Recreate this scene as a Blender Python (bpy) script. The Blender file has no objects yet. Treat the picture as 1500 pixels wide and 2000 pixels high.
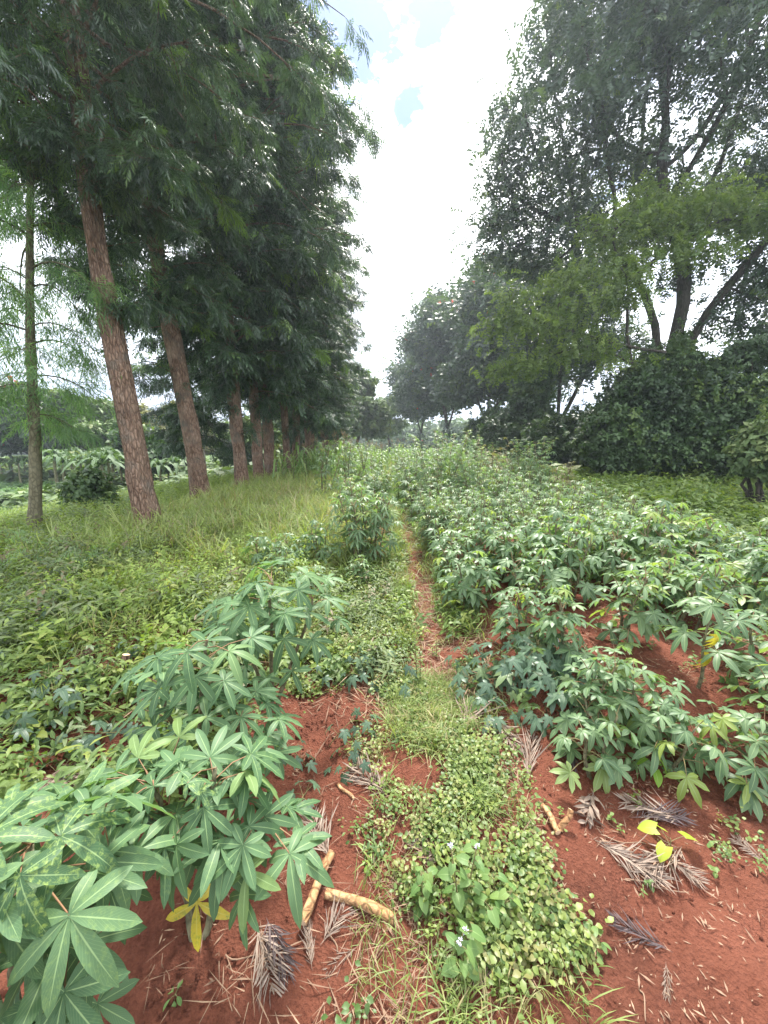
import bpy, math, random
import numpy as np
from math import radians as RAD

C = bpy.context.scene
COL = C.collection
PI = math.pi
UP = np.array([0., 0., 1.])

# ------------------------------------------------------------------ camera model
IW, IH, FPX = 1500., 2000., 751.
CAM_H = 1.6
PITCH = math.atan(135 / FPX)
def ray(px, py):
    cx = (px - IW / 2) / FPX; cy = (IH / 2 - py) / FPX
    return np.array([cx, math.cos(PITCH) + cy * math.sin(PITCH), -math.sin(PITCH) + cy * math.cos(PITCH)])
def at(px, py, y):
    """point seen at a pixel of the photograph, y metres ahead of the photographer"""
    d = ray(px, py); t = y / d[1]
    return np.array([0, 0, CAM_H]) + d * t
def along(px, py, t):
    return np.array([0, 0, CAM_H]) + ray(px, py) * t

# ------------------------------------------------------------------ numpy helpers
def _h(ix, iy, s):
    v = np.sin(ix * 127.1 + iy * 311.7 + s * 74.7) * 43758.5453
    return v - np.floor(v)
def vnoise(x, y, s=0):
    x = np.asarray(x, float); y = np.asarray(y, float)
    ix = np.floor(x); iy = np.floor(y); fx = x - ix; fy = y - iy
    fx = fx * fx * (3 - 2 * fx); fy = fy * fy * (3 - 2 * fy)
    a = _h(ix, iy, s); b = _h(ix + 1, iy, s); c = _h(ix, iy + 1, s); d = _h(ix + 1, iy + 1, s)
    return (a * (1 - fx) + b * fx) * (1 - fy) + (c * (1 - fx) + d * fx) * fy
def fbm(x, y, s=0, o=4):
    r = 0; a = .5; f = 1.
    for k in range(o):
        r = r + a * (vnoise(np.asarray(x) * f, np.asarray(y) * f, s + k * 13) - .5); a *= .5; f *= 2.03
    return r
def sstep(a, b, x):
    t = np.clip((np.asarray(x, float) - a) / (b - a), 0, 1); return t * t * (3 - 2 * t)
def nrm(v):
    v = np.asarray(v, float)
    return v / np.maximum(np.linalg.norm(v, axis=-1, keepdims=True), 1e-9)
def frames(fwd, up):
    """matrices whose columns are side, forward (+Y of a template) and normal (+Z)"""
    y = nrm(fwd); up = np.broadcast_to(np.asarray(up, float), y.shape)
    x = np.cross(y, up); bad = np.linalg.norm(x, axis=-1) < 1e-4
    x = np.where(bad[..., None], np.cross(y, np.array([1., .3, 0])), x); x = nrm(x)
    z = np.cross(x, y)
    return np.stack([x, y, z], axis=-1)

class G:
    """collects geometry; build() links it as one mesh object.  lc = (across, along, random, special) per vertex"""
    def __init__(s): s.v = []; s.q = []; s.t = []; s.lc = []; s.n = 0; s.mi_q = []; s.mi_t = []
    def add(s, V, Q=None, T=None, lc=None, m=0):
        V = np.asarray(V, float).reshape(-1, 3)
        s.v.append(V)
        if Q is not None and len(Q): Q = np.asarray(Q, int).reshape(-1, 4); s.q.append(Q + s.n); s.mi_q.append(np.full(len(Q), m))
        if T is not None and len(T): T = np.asarray(T, int).reshape(-1, 3); s.t.append(T + s.n); s.mi_t.append(np.full(len(T), m))
        if lc is None: lc = np.tile([.5, .5, .5, 0.], (len(V), 1))
        s.lc.append(np.asarray(lc, float).reshape(-1, 4)); s.n += len(V)
        return s
    def cat(s):
        return (np.concatenate(s.v), np.concatenate(s.q) if s.q else np.zeros((0, 4), int),
                np.concatenate(s.t) if s.t else np.zeros((0, 3), int), np.concatenate(s.lc))
    def mesh(s, name, mats, smooth=True):
        V, Q, T, L = s.cat()
        me = bpy.data.meshes.new(name)
        me.vertices.add(len(V)); me.vertices.foreach_set('co', V.astype(np.float32).ravel())
        nl = Q.size + T.size; npoly = len(Q) + len(T)
        me.loops.add(nl); me.polygons.add(npoly)
        me.loops.foreach_set('vertex_index', np.concatenate([Q.ravel(), T.ravel()]).astype(np.int32))
        st = np.concatenate([np.arange(len(Q)) * 4, Q.size + np.arange(len(T)) * 3]).astype(np.int32)
        me.polygons.foreach_set('loop_start', st)
        me.polygons.foreach_set('use_smooth', np.full(npoly, smooth))
        if not isinstance(mats, (list, tuple)): mats = [mats]
        for m in mats: me.materials.append(m)
        if len(mats) > 1:
            mi = np.concatenate(s.mi_q + s.mi_t).astype(np.int32)
            me.polygons.foreach_set('material_index', mi)
        a = me.attributes.new('lc', 'FLOAT_COLOR', 'POINT')
        a.data.foreach_set('color', L.astype(np.float32).ravel())
        me.update(calc_edges=True)
        return me
    def build(s, name, mats, parent=None, smooth=True, loc=None):
        o = bpy.data.objects.new(name, s.mesh(name, mats, smooth)); COL.objects.link(o)
        if parent is not None: o.parent = parent
        if loc is not None: o.location = loc
        return o

def tag(o, label=None, cat=None, group=None, kind=None):
    if label: o['label'] = label
    if cat: o['category'] = cat
    if group: o['group'] = group
    if kind: o['kind'] = kind
    return o
def thing(name, loc, rz=0., label=None, cat=None, group=None, sc=1., tilt=(0, 0)):
    o = bpy.data.objects.new(name, None); COL.objects.link(o); o.empty_display_size = .1
    o.location = loc; o.rotation_euler = (tilt[0], tilt[1], rz); o.scale = (sc, sc, sc)
    return tag(o, label, cat, group)
def dup(root, loc, rz=0., sc=1., label=None, group=None, tilt=(0, 0), zsc=1.):
    """a copy of a thing with copies of its parts and sub-parts"""
    r = root.copy(); COL.objects.link(r)
    r.location = loc; r.rotation_euler = (tilt[0], tilt[1], rz); r.scale = (sc, sc, sc * zsc)
    if label: r['label'] = label
    if group: r['group'] = group
    for ch in KIDS.get(root.name, list(root.children)):
        c = ch.copy(); COL.objects.link(c); c.parent = r
        for g in list(ch.children):
            d = g.copy(); COL.objects.link(d); d.parent = c
    return r
KIDS = {}

# ------------------------------------------------------------------ templates
def lobe(L, W, n=6, fold=.25, droop=.2, peak=.6, wav=0., base=.08):
    """one leaf blade along +Y, three vertices across, folded on the midrib"""
    s = np.linspace(0, 1, n + 1)
    a = peak / (1 - peak)
    w = (s ** a) * (1 - s); w /= w.max(); w = W * np.maximum(w ** .75, np.where(s < .5, base, .015))
    y = L * (s - .12 * droop * s ** 2); z = -droop * L * s ** 2
    V = []; lc = []
    for i in range(n + 1):
        ww = wav * W * math.sin(i * 2.3)
        V += [(-w[i], y[i], z[i] + fold * w[i] + ww), (0, y[i], z[i]), (w[i], y[i], z[i] + fold * w[i] - ww)]
        lc += [(0, s[i], 0, 0), (.5, s[i], 0, 0), (1, s[i], 0, 0)]
    Q = []
    for i in range(n):
        k = 3 * i
        Q += [(k, k + 1, k + 4, k + 3), (k + 1, k + 2, k + 5, k + 4)]
    return np.array(V, float), np.array(Q), np.array(lc, float)
def flat_leaf(L, W, n=2, droop=.2, peak=.45):
    """two vertices across"""
    s = np.linspace(0, 1, n + 1); a = peak / (1 - peak)
    w = (s ** a) * (1 - s); w /= max(w.max(), 1e-9); w = W * np.maximum(w ** .8, .06)
    V = []; lc = []
    for i in range(n + 1):
        z = -droop * L * s[i] ** 2
        V += [(-w[i], L * s[i], z), (w[i], L * s[i], z)]; lc += [(.15, s[i], 0, 0), (.85, s[i], 0, 0)]
    Q = [(2 * i, 2 * i + 1, 2 * i + 3, 2 * i + 2) for i in range(n)]
    return np.array(V, float), np.array(Q), np.array(lc, float)
def merge(parts):
    """parts: list of (V,Q,lc) -> one template"""
    V = []; Q = []; L = []; n = 0
    for v, q, l in parts: V.append(v); Q.append(q + n); L.append(l); n += len(v)
    return np.concatenate(V), np.concatenate(Q), np.concatenate(L)
def move(tp, R=None, p=(0, 0, 0), s=1.):
    V, Q, L = tp
    V = V * s
    if R is not None: V = V @ np.asarray(R).T
    return V + np.asarray(p), Q, L
def rotz(a): c, s = math.cos(a), math.sin(a); return np.array([[c, -s, 0], [s, c, 0], [0, 0, 1.]])
def rotx(a): c, s = math.cos(a), math.sin(a); return np.array([[1., 0, 0], [0, c, -s], [0, s, c]])
def roty(a): c, s = math.cos(a), math.sin(a); return np.array([[c, 0, s], [0, 1., 0], [-s, 0, c]])

def scatter(g, tp, P, R, S, rnd=None, sp=None, m=0):
    P = np.asarray(P, float).reshape(-1, 3); n = len(P)
    if n == 0: return
    V, Q, L = tp
    S = np.broadcast_to(np.asarray(S, float), (n,))
    W = np.einsum('nij,vj->nvi', R, V) * S[:, None, None] + P[:, None, :]
    QQ = Q[None] + (np.arange(n) * len(V))[:, None, None]
    LL = np.tile(L[None], (n, 1, 1))
    LL[:, :, 2] = (np.random.rand(n) if rnd is None else np.asarray(rnd))[:, None] + 0 * LL[:, :, 2]
    if sp is not None: LL[:, :, 3] = np.broadcast_to(np.asarray(sp, float), (n,))[:, None]
    g.add(W.reshape(-1, 3), QQ.reshape(-1, 4), None, LL.reshape(-1, 4), m)

def tube(g, P, r, sides=6, m=0, rnd=.5, sp=0., cap=True, rough=0., seed=0):
    P = np.asarray(P, float); n = len(P); r = np.broadcast_to(np.asarray(r, float), (n,))
    T = nrm(np.gradient(P, axis=0))
    ref = np.array([0.31, 0.95, 0.05]) if abs(T[0, 2]) > .6 else UP
    X = nrm(np.cross(T, ref)); Y = np.cross(T, X)
    a = np.arange(sides) * 2 * PI / sides
    rr = r[:, None] * np.ones(sides)[None]
    if rough:
        ii = np.arange(n)[:, None]; jj = np.arange(sides)[None]
        rr = rr * (1 + rough * 2 * (vnoise(ii * .35 + seed, jj * 1.0 + seed * 3, seed) - .5) + rough * .8 * (_h(ii * 0 + 1, jj, seed) - .5))
    V = P[:, None] + rr[..., None] * (np.cos(a)[None, :, None] * X[:, None] + np.sin(a)[None, :, None] * Y[:, None])
    lc = np.zeros((n, sides, 4)); lc[..., 0] = (np.arange(sides) / sides)[None]; lc[..., 1] = np.linspace(0, 1, n)[:, None]; lc[..., 2] = rnd; lc[..., 3] = sp
    i = np.arange(n - 1)[:, None] * sides; j = np.arange(sides)[None]; jn = (j + 1) % sides
    Q = np.stack([i + j, i + jn, i + sides + jn, i + sides + j], -1).reshape(-1, 4)
    V = V.reshape(-1, 3); lc = lc.reshape(-1, 4); T3 = None
    if cap and sides > 3:
        V = np.concatenate([V, P[[0, -1]]]); lc = np.concatenate([lc, [[.5, 0, rnd, 1.]] * 2]) if sp < 0 else np.concatenate([lc, [[.5, 0, rnd, sp]] * 2])
        b = n * sides; jj = np.arange(sides); e = (n - 1) * sides
        T3 = np.concatenate([np.stack([np.full(sides, b), (jj + 1) % sides, jj], -1), np.stack([np.full(sides, b + 1), e + jj, e + (jj + 1) % sides], -1)])
    g.add(V, Q, T3, lc, m)
def tubes3(g, A, B, r, sag=0., m=0, rnd=.5, sp=0., mid=True):
    """many thin 3-sided stalks at once"""
    A = np.asarray(A, float); B = np.asarray(B, float); n = len(A)
    if n == 0: return
    M = (A + B) / 2; M[:, 2] += sag
    P = np.stack([A, M, B], 1) if mid else np.stack([A, B], 1); k = P.shape[1]
    T = nrm(B - A); X = nrm(np.cross(T, np.array([.3, .5, .8]))); Y = np.cross(T, X)
    a = np.arange(3) * 2 * PI / 3
    r = np.broadcast_to(np.asarray(r, float), (n,))
    taper = np.linspace(1, .7, k)
    off = np.cos(a)[None, :, None] * X[:, None] + np.sin(a)[None, :, None] * Y[:, None]
    V = P[:, :, None, :] + off[:, None] * (r[:, None] * taper[None])[:, :, None, None]
    Q = []
    for i in range(k - 1):
        for j in range(3): Q.append((i * 3 + j, i * 3 + (j + 1) % 3, i * 3 + 3 + (j + 1) % 3, i * 3 + 3 + j))
    Q = np.array(Q)[None] + (np.arange(n) * 3 * k)[:, None, None]
    lc = np.tile([.2, .5, rnd, sp], (n * 3 * k, 1))
    g.add(V.reshape(-1, 3), Q.reshape(-1, 4), None, lc, m)

# ------------------------------------------------------------------ materials
def mat(name):
    m = bpy.data.materials.new(name); m.use_nodes = True
    nt = m.node_tree; nt.nodes.clear()
    out = nt.nodes.new('ShaderNodeOutputMaterial')
    return m, nt, out
def N(nt, t, **k):
    n = nt.nodes.new(t)
    for a, b in k.items():
        if a.startswith('i_'): n.inputs[a[2:].replace('_', ' ')].default_value = b
        else: setattr(n, a, b)
    return n
def lk(nt, a, b): nt.links.new(a, b)
def mixc(nt, f, a, b, blend='MIX'):
    n = nt.nodes.new('ShaderNodeMix'); n.data_type = 'RGBA'; n.blend_type = blend
    for s, v in ((0, f), (6, a), (7, b)):
        if hasattr(v, 'is_linked'): nt.links.new(v, n.inputs[s])
        elif s == 0: n.inputs[0].default_value = v
        else: n.inputs[s].default_value = (*v, 1) if len(v) == 3 else v
    return n.outputs[2]
def mth(nt, op, a, b=None, c=None, clamp=False):
    n = nt.nodes.new('ShaderNodeMath'); n.operation = op; n.use_clamp = clamp
    for i, v in enumerate((a, b, c)):
        if v is None: continue
        if hasattr(v, 'is_linked'): nt.links.new(v, n.inputs[i])
        else: n.inputs[i].default_value = v
    return n.outputs[0]
def ramp(nt, f, stops):
    n = nt.nodes.new('ShaderNodeValToRGB'); e = n.color_ramp.elements
    while len(e) < len(stops): e.new(.5)
    for i, (p, c) in enumerate(stops): e[i].position = p; e[i].color = (*c, 1)
    if f is not None: nt.links.new(f, n.inputs[0])
    return n.outputs[0]

def leaf_mat(name, dark, light, vein=None, odd=None, odd_at=.93, trans=.3, rough=.45, vein_w=.07, under=1.35, mott=None, spec=.35, rib=0., rmix=.37):
    """leaf with its own random tint, a pale midrib, a paler underside and light passing through"""
    m, nt, out = mat(name)
    at_ = N(nt, 'ShaderNodeAttribute', attribute_name='lc'); sp = N(nt, 'ShaderNodeSeparateColor'); lk(nt, at_.outputs['Color'], sp.inputs[0])
    u, v, r = sp.outputs[0], sp.outputs[1], sp.outputs[2]; al = at_.outputs['Alpha']
    st = [(0, dark), (.85, light)]
    if odd is not None: st = [(0, dark), (odd_at - .06, light), (odd_at, odd), (1, odd)]
    oi = N(nt, 'ShaderNodeObjectInfo')
    r2 = mth(nt, 'FRACT', mth(nt, 'ADD', r, mth(nt, 'MULTIPLY', oi.outputs['Random'], rmix)))
    col = ramp(nt, r2, st)
    no = N(nt, 'ShaderNodeTexNoise', i_Scale=9., i_Detail=2.); tc = N(nt, 'ShaderNodeTexCoord'); lk(nt, tc.outputs['Object'], no.inputs['Vector'])
    col = mixc(nt, .35, col, mixc(nt, no.outputs['Fac'], (.45, .5, .5), (1.6, 1.5, 1.4)), 'MULTIPLY')
    if mott is not None:
        n2 = N(nt, 'ShaderNodeTexNoise', i_Scale=85., i_Detail=4., i_Roughness=.7); lk(nt, tc.outputs['Object'], n2.inputs['Vector'])
        f = mth(nt, 'MULTIPLY', mth(nt, 'MULTIPLY', mth(nt, 'SUBTRACT', n2.outputs['Fac'], .50), 6., clamp=True), al)
        col = mixc(nt, f, col, mott)
    if vein is not None:
        d = mth(nt, 'ABSOLUTE', mth(nt, 'SUBTRACT', u, .5))
        w = mth(nt, 'MULTIPLY', mth(nt, 'SUBTRACT', 1.15, v), vein_w)
        f = mth(nt, 'SUBTRACT', 1., mth(nt, 'DIVIDE', d, w), clamp=True)
        f = mth(nt, 'MULTIPLY', f, 1.6, clamp=True)
        if rib:
            # side veins running out and forward from the midrib
            ph = mth(nt, 'SUBTRACT', mth(nt, 'MULTIPLY', v, 13.), mth(nt, 'MULTIPLY', d, 7.))
            sv = mth(nt, 'ABSOLUTE', mth(nt, 'SUBTRACT', mth(nt, 'FRACT', ph), .5))
            sv = mth(nt, 'MULTIPLY', mth(nt, 'SUBTRACT', 1., mth(nt, 'MULTIPLY', sv, 9.), clamp=True), rib)
            f = mth(nt, 'MAXIMUM', f, sv)
        col = mixc(nt, mth(nt, 'MULTIPLY', f, .75), col, vein)
    geo = N(nt, 'ShaderNodeNewGeometry')
    und = mixc(nt, 1., col, (under, under * .97, under * 1.0), 'MULTIPLY')
    col = mixc(nt, geo.outputs['Backfacing'], col, und)
    b = N(nt, 'ShaderNodeBsdfPrincipled', i_Roughness=rough); b.inputs['Specular IOR Level'].default_value = spec
    lk(nt, col, b.inputs['Base Color'])
    if trans > 0:
        t = N(nt, 'ShaderNodeBsdfTranslucent'); tcol = mixc(nt, 1., col, (1.25, 1.35, .55), 'MULTIPLY'); lk(nt, tcol, t.inputs[0])
        mx = N(nt, 'ShaderNodeMixShader'); mx.inputs[0].default_value = trans
        lk(nt, b.outputs[0], mx.inputs[1]); lk(nt, t.outputs[0], mx.inputs[2]); lk(nt, mx.outputs[0], out.inputs[0])
    else: lk(nt, b.outputs[0], out.inputs[0])
    return m
def bark_mat(name, a, b, c, zs=.18, sc=9., bump=.6, moss=None, rough=.9):
    m, nt, out = mat(name)
    tc = N(nt, 'ShaderNodeTexCoord'); mp = N(nt, 'ShaderNodeMapping'); mp.inputs['Scale'].default_value = (1, 1, zs)
    lk(nt, tc.outputs['Object'], mp.inputs[0])
    n1 = N(nt, 'ShaderNodeTexNoise', i_Scale=sc * 2.2, i_Detail=6., i_Roughness=.65); lk(nt, mp.outputs[0], n1.inputs['Vector'])
    n2 = N(nt, 'ShaderNodeTexVoronoi', i_Scale=sc * 2.4); n2.feature = 'DISTANCE_TO_EDGE'; lk(nt, mp.outputs[0], n2.inputs['Vector'])
    n3 = N(nt, 'ShaderNodeTexNoise', i_Scale=2.2, i_Detail=3.); lk(nt, tc.outputs['Object'], n3.inputs['Vector'])
    col = ramp(nt, n1.outputs['Fac'], [(.3, a), (.52, b), (.72, c)])
    cr = mth(nt, 'MULTIPLY', n2.outputs['Distance'], 5., clamp=True)
    col = mixc(nt, mth(nt, 'MULTIPLY', mth(nt, 'SUBTRACT', 1., cr), .55), col, tuple(x * .35 for x in a))
    col = mixc(nt, mth(nt, 'MULTIPLY', mth(nt, 'SUBTRACT', n3.outputs['Fac'], .45), 3., clamp=True), col, mixc(nt, .5, col, c))
    if moss is not None:
        n4 = N(nt, 'ShaderNodeTexNoise', i_Scale=3.1, i_Detail=5.); lk(nt, tc.outputs['Object'], n4.inputs['Vector'])
        col = mixc(nt, mth(nt, 'MULTIPLY', mth(nt, 'SUBTRACT', n4.outputs['Fac'], .54), 6., clamp=True), col, moss)
    h = mth(nt, 'ADD', mth(nt, 'MULTIPLY', n1.outputs['Fac'], .6), mth(nt, 'MULTIPLY', cr, .5))
    bp = N(nt, 'ShaderNodeBump', i_Strength=bump, i_Distance=.03); lk(nt, h, bp.inputs['Height'])
    bs = N(nt, 'ShaderNodeBsdfPrincipled', i_Roughness=rough); bs.inputs['Specular IOR Level'].default_value = .2
    lk(nt, col, bs.inputs['Base Color']); lk(nt, bp.outputs[0], bs.inputs['Normal']); lk(nt, bs.outputs[0], out.inputs[0])
    return m
def plain_mat(name, a, b, sc=20., rough=.7, trans=0.):
    m, nt, out = mat(name)
    at_ = N(nt, 'ShaderNodeAttribute', attribute_name='lc'); sp = N(nt, 'ShaderNodeSeparateColor'); lk(nt, at_.outputs['Color'], sp.inputs[0])
    tc = N(nt, 'ShaderNodeTexCoord'); n1 = N(nt, 'ShaderNodeTexNoise', i_Scale=sc, i_Detail=4.); lk(nt, tc.outputs['Object'], n1.inputs['Vector'])
    f = mth(nt, 'ADD', mth(nt, 'MULTIPLY', sp.outputs[2], .6), mth(nt, 'MULTIPLY', mth(nt, 'SUBTRACT', n1.outputs['Fac'], .3), .9), clamp=True)
    col = mixc(nt, f, a, b)
    bs = N(nt, 'ShaderNodeBsdfPrincipled', i_Roughness=rough); bs.inputs['Specular IOR Level'].default_value = .25
    lk(nt, col, bs.inputs['Base Color'])
    if trans:
        t = N(nt, 'ShaderNodeBsdfTranslucent'); lk(nt, col, t.inputs[0]); mx = N(nt, 'ShaderNodeMixShader'); mx.inputs[0].default_value = trans
        lk(nt, bs.outputs[0], mx.inputs[1]); lk(nt, t.outputs[0], mx.inputs[2]); lk(nt, mx.outputs[0], out.inputs[0])
    else: lk(nt, bs.outputs[0], out.inputs[0])
    return m
# ------------------------------------------------------------------ camera, sun, sky
np.random.seed(7); random.seed(7)
cam = bpy.data.cameras.new('camera'); camo = bpy.data.objects.new('camera', cam); COL.objects.link(camo)
cam.sensor_fit = 'VERTICAL'; cam.sensor_height = 36.; cam.sensor_width = 27.; cam.lens = FPX / IH * 36.
cam.clip_start = .02; cam.clip_end = 3000
camo.location = (0, 0, CAM_H); camo.rotation_euler = (PI / 2 - PITCH, 0, 0)
C.camera = camo
C.view_settings.view_transform = 'Standard'; C.view_settings.look = 'None'; C.view_settings.gamma = 1.
C.view_settings.use_curve_mapping = False
C.view_settings.exposure = 1.85
C.cycles.use_denoising = True
C.cycles.max_bounces = 7; C.cycles.diffuse_bounces = 3; C.cycles.glossy_bounces = 2; C.cycles.transmission_bounces = 4
C.cycles.transparent_max_bounces = 8; C.cycles.volume_bounces = 0
C.cycles.sample_clamp_indirect = 6.

SUN_EL, SUN_AZ = RAD(58), RAD(6)
sun = bpy.data.lights.new('sun', 'SUN'); sun.energy = 3.2; sun.angle = RAD(9); sun.color = (1., .96, .88)
suno = bpy.data.objects.new('sun', sun); COL.objects.link(suno)
suno.rotation_euler = (-(PI / 2 - SUN_EL), 0, -SUN_AZ)

w = bpy.data.worlds.new('World'); C.world = w; w.use_nodes = True
nt = w.node_tree; nt.nodes.clear()
wo = N(nt, 'ShaderNodeOutputWorld'); bg = N(nt, 'ShaderNodeBackground')
sky = N(nt, 'ShaderNodeTexSky'); sky.sky_type = 'NISHITA'; sky.sun_disc = False
sky.sun_elevation = SUN_EL; sky.sun_rotation = SUN_AZ; sky.altitude = 1500; sky.air_density = 1.; sky.dust_density = 1.2; sky.ozone_density = 2.
tc = N(nt, 'ShaderNodeTexCoord'); sx = N(nt, 'ShaderNodeSeparateXYZ'); lk(nt, tc.outputs['Generated'], sx.inputs[0])
den = mth(nt, 'ADD', mth(nt, 'MAXIMUM', sx.outputs[2], 0.), .22)
cb = N(nt, 'ShaderNodeCombineXYZ'); lk(nt, mth(nt, 'DIVIDE', sx.outputs[0], den), cb.inputs[0]); lk(nt, mth(nt, 'DIVIDE', sx.outputs[1], den), cb.inputs[1])
n1 = N(nt, 'ShaderNodeTexNoise', i_Scale=2.3, i_Detail=7., i_Roughness=.55); lk(nt, cb.outputs[0], n1.inputs['Vector'])
n1b = N(nt, 'ShaderNodeTexNoise', i_Scale=7., i_Detail=6., i_Roughness=.6); lk(nt, cb.outputs[0], n1b.inputs['Vector'])
n1c = N(nt, 'ShaderNodeTexNoise', i_Scale=13., i_Detail=6., i_Roughness=.6); lk(nt, cb.outputs[0], n1c.inputs['Vector'])
# broken holes of blue in the cloud sheet: (direction, angular radius)
cov = mth(nt, 'ADD', mth(nt, 'MULTIPLY', n1.outputs['Fac'], .75), .28)
for (px, py, rad, k) in ((690, 45, .085, .75), (640, 20, .12, .9), (838, 15, .055, .65), (845, 75, .03, .5), (797, 205, .04, .6), (790, 245, .025, .5), (880, 155, .03, .25), (1210, 140, .06, .3), (1190, 330, .05, .3), (300, -500, .5, .4), (1500, -100, .4, .35)):
    d = ray(px, py); d = d / np.linalg.norm(d)
    vd = N(nt, 'ShaderNodeVectorMath', operation='DISTANCE'); vd.inputs[1].default_value = d
    dv = N(nt, 'ShaderNodeVectorMath', operation='ADD'); nz = N(nt, 'ShaderNodeVectorMath', operation='SCALE'); nz.inputs['Scale'].default_value = rad * 2.2
    sb = N(nt, 'ShaderNodeVectorMath', operation='SUBTRACT'); sb.inputs[1].default_value = (.5, .5, .5)
    lk(nt, n1c.outputs['Color'], sb.inputs[0]); lk(nt, sb.outputs[0], nz.inputs[0]); lk(nt, tc.outputs['Generated'], dv.inputs[0]); lk(nt, nz.outputs[0], dv.inputs[1])
    lk(nt, dv.outputs[0], vd.inputs[0])
    f = mth(nt, 'SUBTRACT', 1., mth(nt, 'DIVIDE', vd.outputs['Value'], rad), clamp=True)
    cov = mth(nt, 'SUBTRACT', cov, mth(nt, 'MULTIPLY', mth(nt, 'MULTIPLY', f, 1.6, clamp=True), k))
cov = mth(nt, 'ADD', cov, mth(nt, 'MULTIPLY', mth(nt, 'SUBTRACT', n1b.outputs['Fac'], .5), .35))
cf = mth(nt, 'MULTIPLY', mth(nt, 'SUBTRACT', cov, .02), 1.35, clamp=True)
skc = N(nt, 'ShaderNodeVectorMath', operation='SCALE'); skc.inputs['Scale'].default_value = .07; lk(nt, sky.outputs[0], skc.inputs[0])
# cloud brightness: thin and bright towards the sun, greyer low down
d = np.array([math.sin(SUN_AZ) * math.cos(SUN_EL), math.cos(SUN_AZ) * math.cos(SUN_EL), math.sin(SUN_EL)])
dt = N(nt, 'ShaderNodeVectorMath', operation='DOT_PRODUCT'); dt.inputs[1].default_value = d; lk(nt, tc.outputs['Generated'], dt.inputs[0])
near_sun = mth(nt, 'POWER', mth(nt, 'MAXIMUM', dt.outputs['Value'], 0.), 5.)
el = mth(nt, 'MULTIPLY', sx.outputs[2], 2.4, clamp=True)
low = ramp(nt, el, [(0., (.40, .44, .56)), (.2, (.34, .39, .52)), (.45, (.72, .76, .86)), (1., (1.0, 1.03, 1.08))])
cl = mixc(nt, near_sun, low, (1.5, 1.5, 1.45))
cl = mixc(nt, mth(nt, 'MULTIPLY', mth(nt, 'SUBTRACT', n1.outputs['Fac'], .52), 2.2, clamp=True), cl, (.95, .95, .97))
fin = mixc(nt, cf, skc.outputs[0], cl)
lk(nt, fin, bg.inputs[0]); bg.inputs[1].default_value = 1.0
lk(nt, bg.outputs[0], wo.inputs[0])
try: w.cycles.sampling_method = 'MANUAL'; w.cycles.sample_map_resolution = 512
except Exception: pass

# ------------------------------------------------------------------ ground
def hgt(x, y):
    x = np.asarray(x, float); y = np.asarray(y, float)
    wob = fbm(x * .7, y * .7, 3) * .5
    h = .05 * np.exp(-((x - .3 - .3 * wob) / .38) ** 2) * (1 - sstep(1.7, 2.4, y))             # weedy strip near the camera
    h = h - .07 * np.exp(-((x - .42 - .2 * wob) / .22) ** 2) * sstep(1.9, 2.6, y)              # trodden path
    h = h + .15 * sstep(.75, 1.15, x + .25 * wob) * sstep(1.35, 1.95, y + .4 * wob - .12 * x)  # bed right of the path
    h = h + .13 * sstep(.45, .95, -x + .25 * wob) * sstep(.9, 1.3, y + .3 * wob)               # bed left of the path
    h = h - .2 * np.exp(-(((x + 1.55) / .45) ** 2 + ((y - 1.85) / .3) ** 2))                   # hollow between two beds
    h = h + .09 * fbm(x * 1.3, y * 1.3, 11, 3) + .045 * fbm(x * 6, y * 6, 21, 3) * (1 - sstep(5, 9, y))
    h = h - 1.7 * sstep(5., 17., -x + .1 * (y - 8)) * sstep(2, 9, y)
    h = h + .6 * fbm(x * .06, y * .06, 5, 2) * sstep(15, 40, np.hypot(x, y))
    return h
def axis(a, b, lo, hi, st, gr):
    m = np.arange(lo, hi, st); r = [hi]; s = st
    while r[-1] < b: s *= gr; r.append(r[-1] + s)
    l = [lo]; s = st
    while l[-1] > a: s *= gr; l.append(l[-1] - s)
    return np.concatenate([l[::-1][:-1], m, r])
gx = axis(-230, 230, -2.6, 2.6, .025, 1.06); gy = axis(-40, 260, .45, 4., .025, 1.05)
X, Y = np.meshgrid(gx, gy)
Z = hgt(X, Y)
near = (np.abs(X) < 4) & (Y > .3) & (Y < 7)
Z = Z + np.where(near, .045 * fbm(X * 8, Y * 8, 36, 3) + .03 * fbm(X * 22, Y * 22, 31, 3) + .02 * np.maximum(fbm(X * 11, Y * 11, 41, 2) - .08, 0), 0)
nx, ny = len(gx), len(gy); LIM = (gx[0] - 5, gx[-1] + 5, gy[0] - 5, gy[-1] + 5, float(Z.min()) - 1.)
i = np.arange(ny - 1)[:, None] * nx; j = np.arange(nx - 1)[None]
Q = np.stack([i + j, i + j + 1, i + nx + j + 1, i + nx + j], -1).reshape(-1, 4)
m, nt, out = mat('red_soil')
tc = N(nt, 'ShaderNodeTexCoord'); P = tc.outputs['Object']
a1 = N(nt, 'ShaderNodeTexNoise', i_Scale=1.6, i_Detail=5., i_Roughness=.6); lk(nt, P, a1.inputs['Vector'])
a2 = N(nt, 'ShaderNodeTexNoise', i_Scale=38., i_Detail=7., i_Roughness=.7); lk(nt, P, a2.inputs['Vector'])
a3 = N(nt, 'ShaderNodeTexVoronoi', i_Scale=90.); lk(nt, P, a3.inputs['Vector'])
a4 = N(nt, 'ShaderNodeTexNoise', i_Scale=220., i_Detail=4., i_Roughness=.7); lk(nt, P, a4.inputs['Vector'])
col = ramp(nt, a1.outputs['Fac'], [(.3, (.082, .029, .018)), (.5, (.15, .050, .030)), (.68, (.21, .074, .046))])
col = mixc(nt, mth(nt, 'MULTIPLY', mth(nt, 'SUBTRACT', a2.outputs['Fac'], .45), 2.2, clamp=True), col, (.205, .076, .048))
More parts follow.
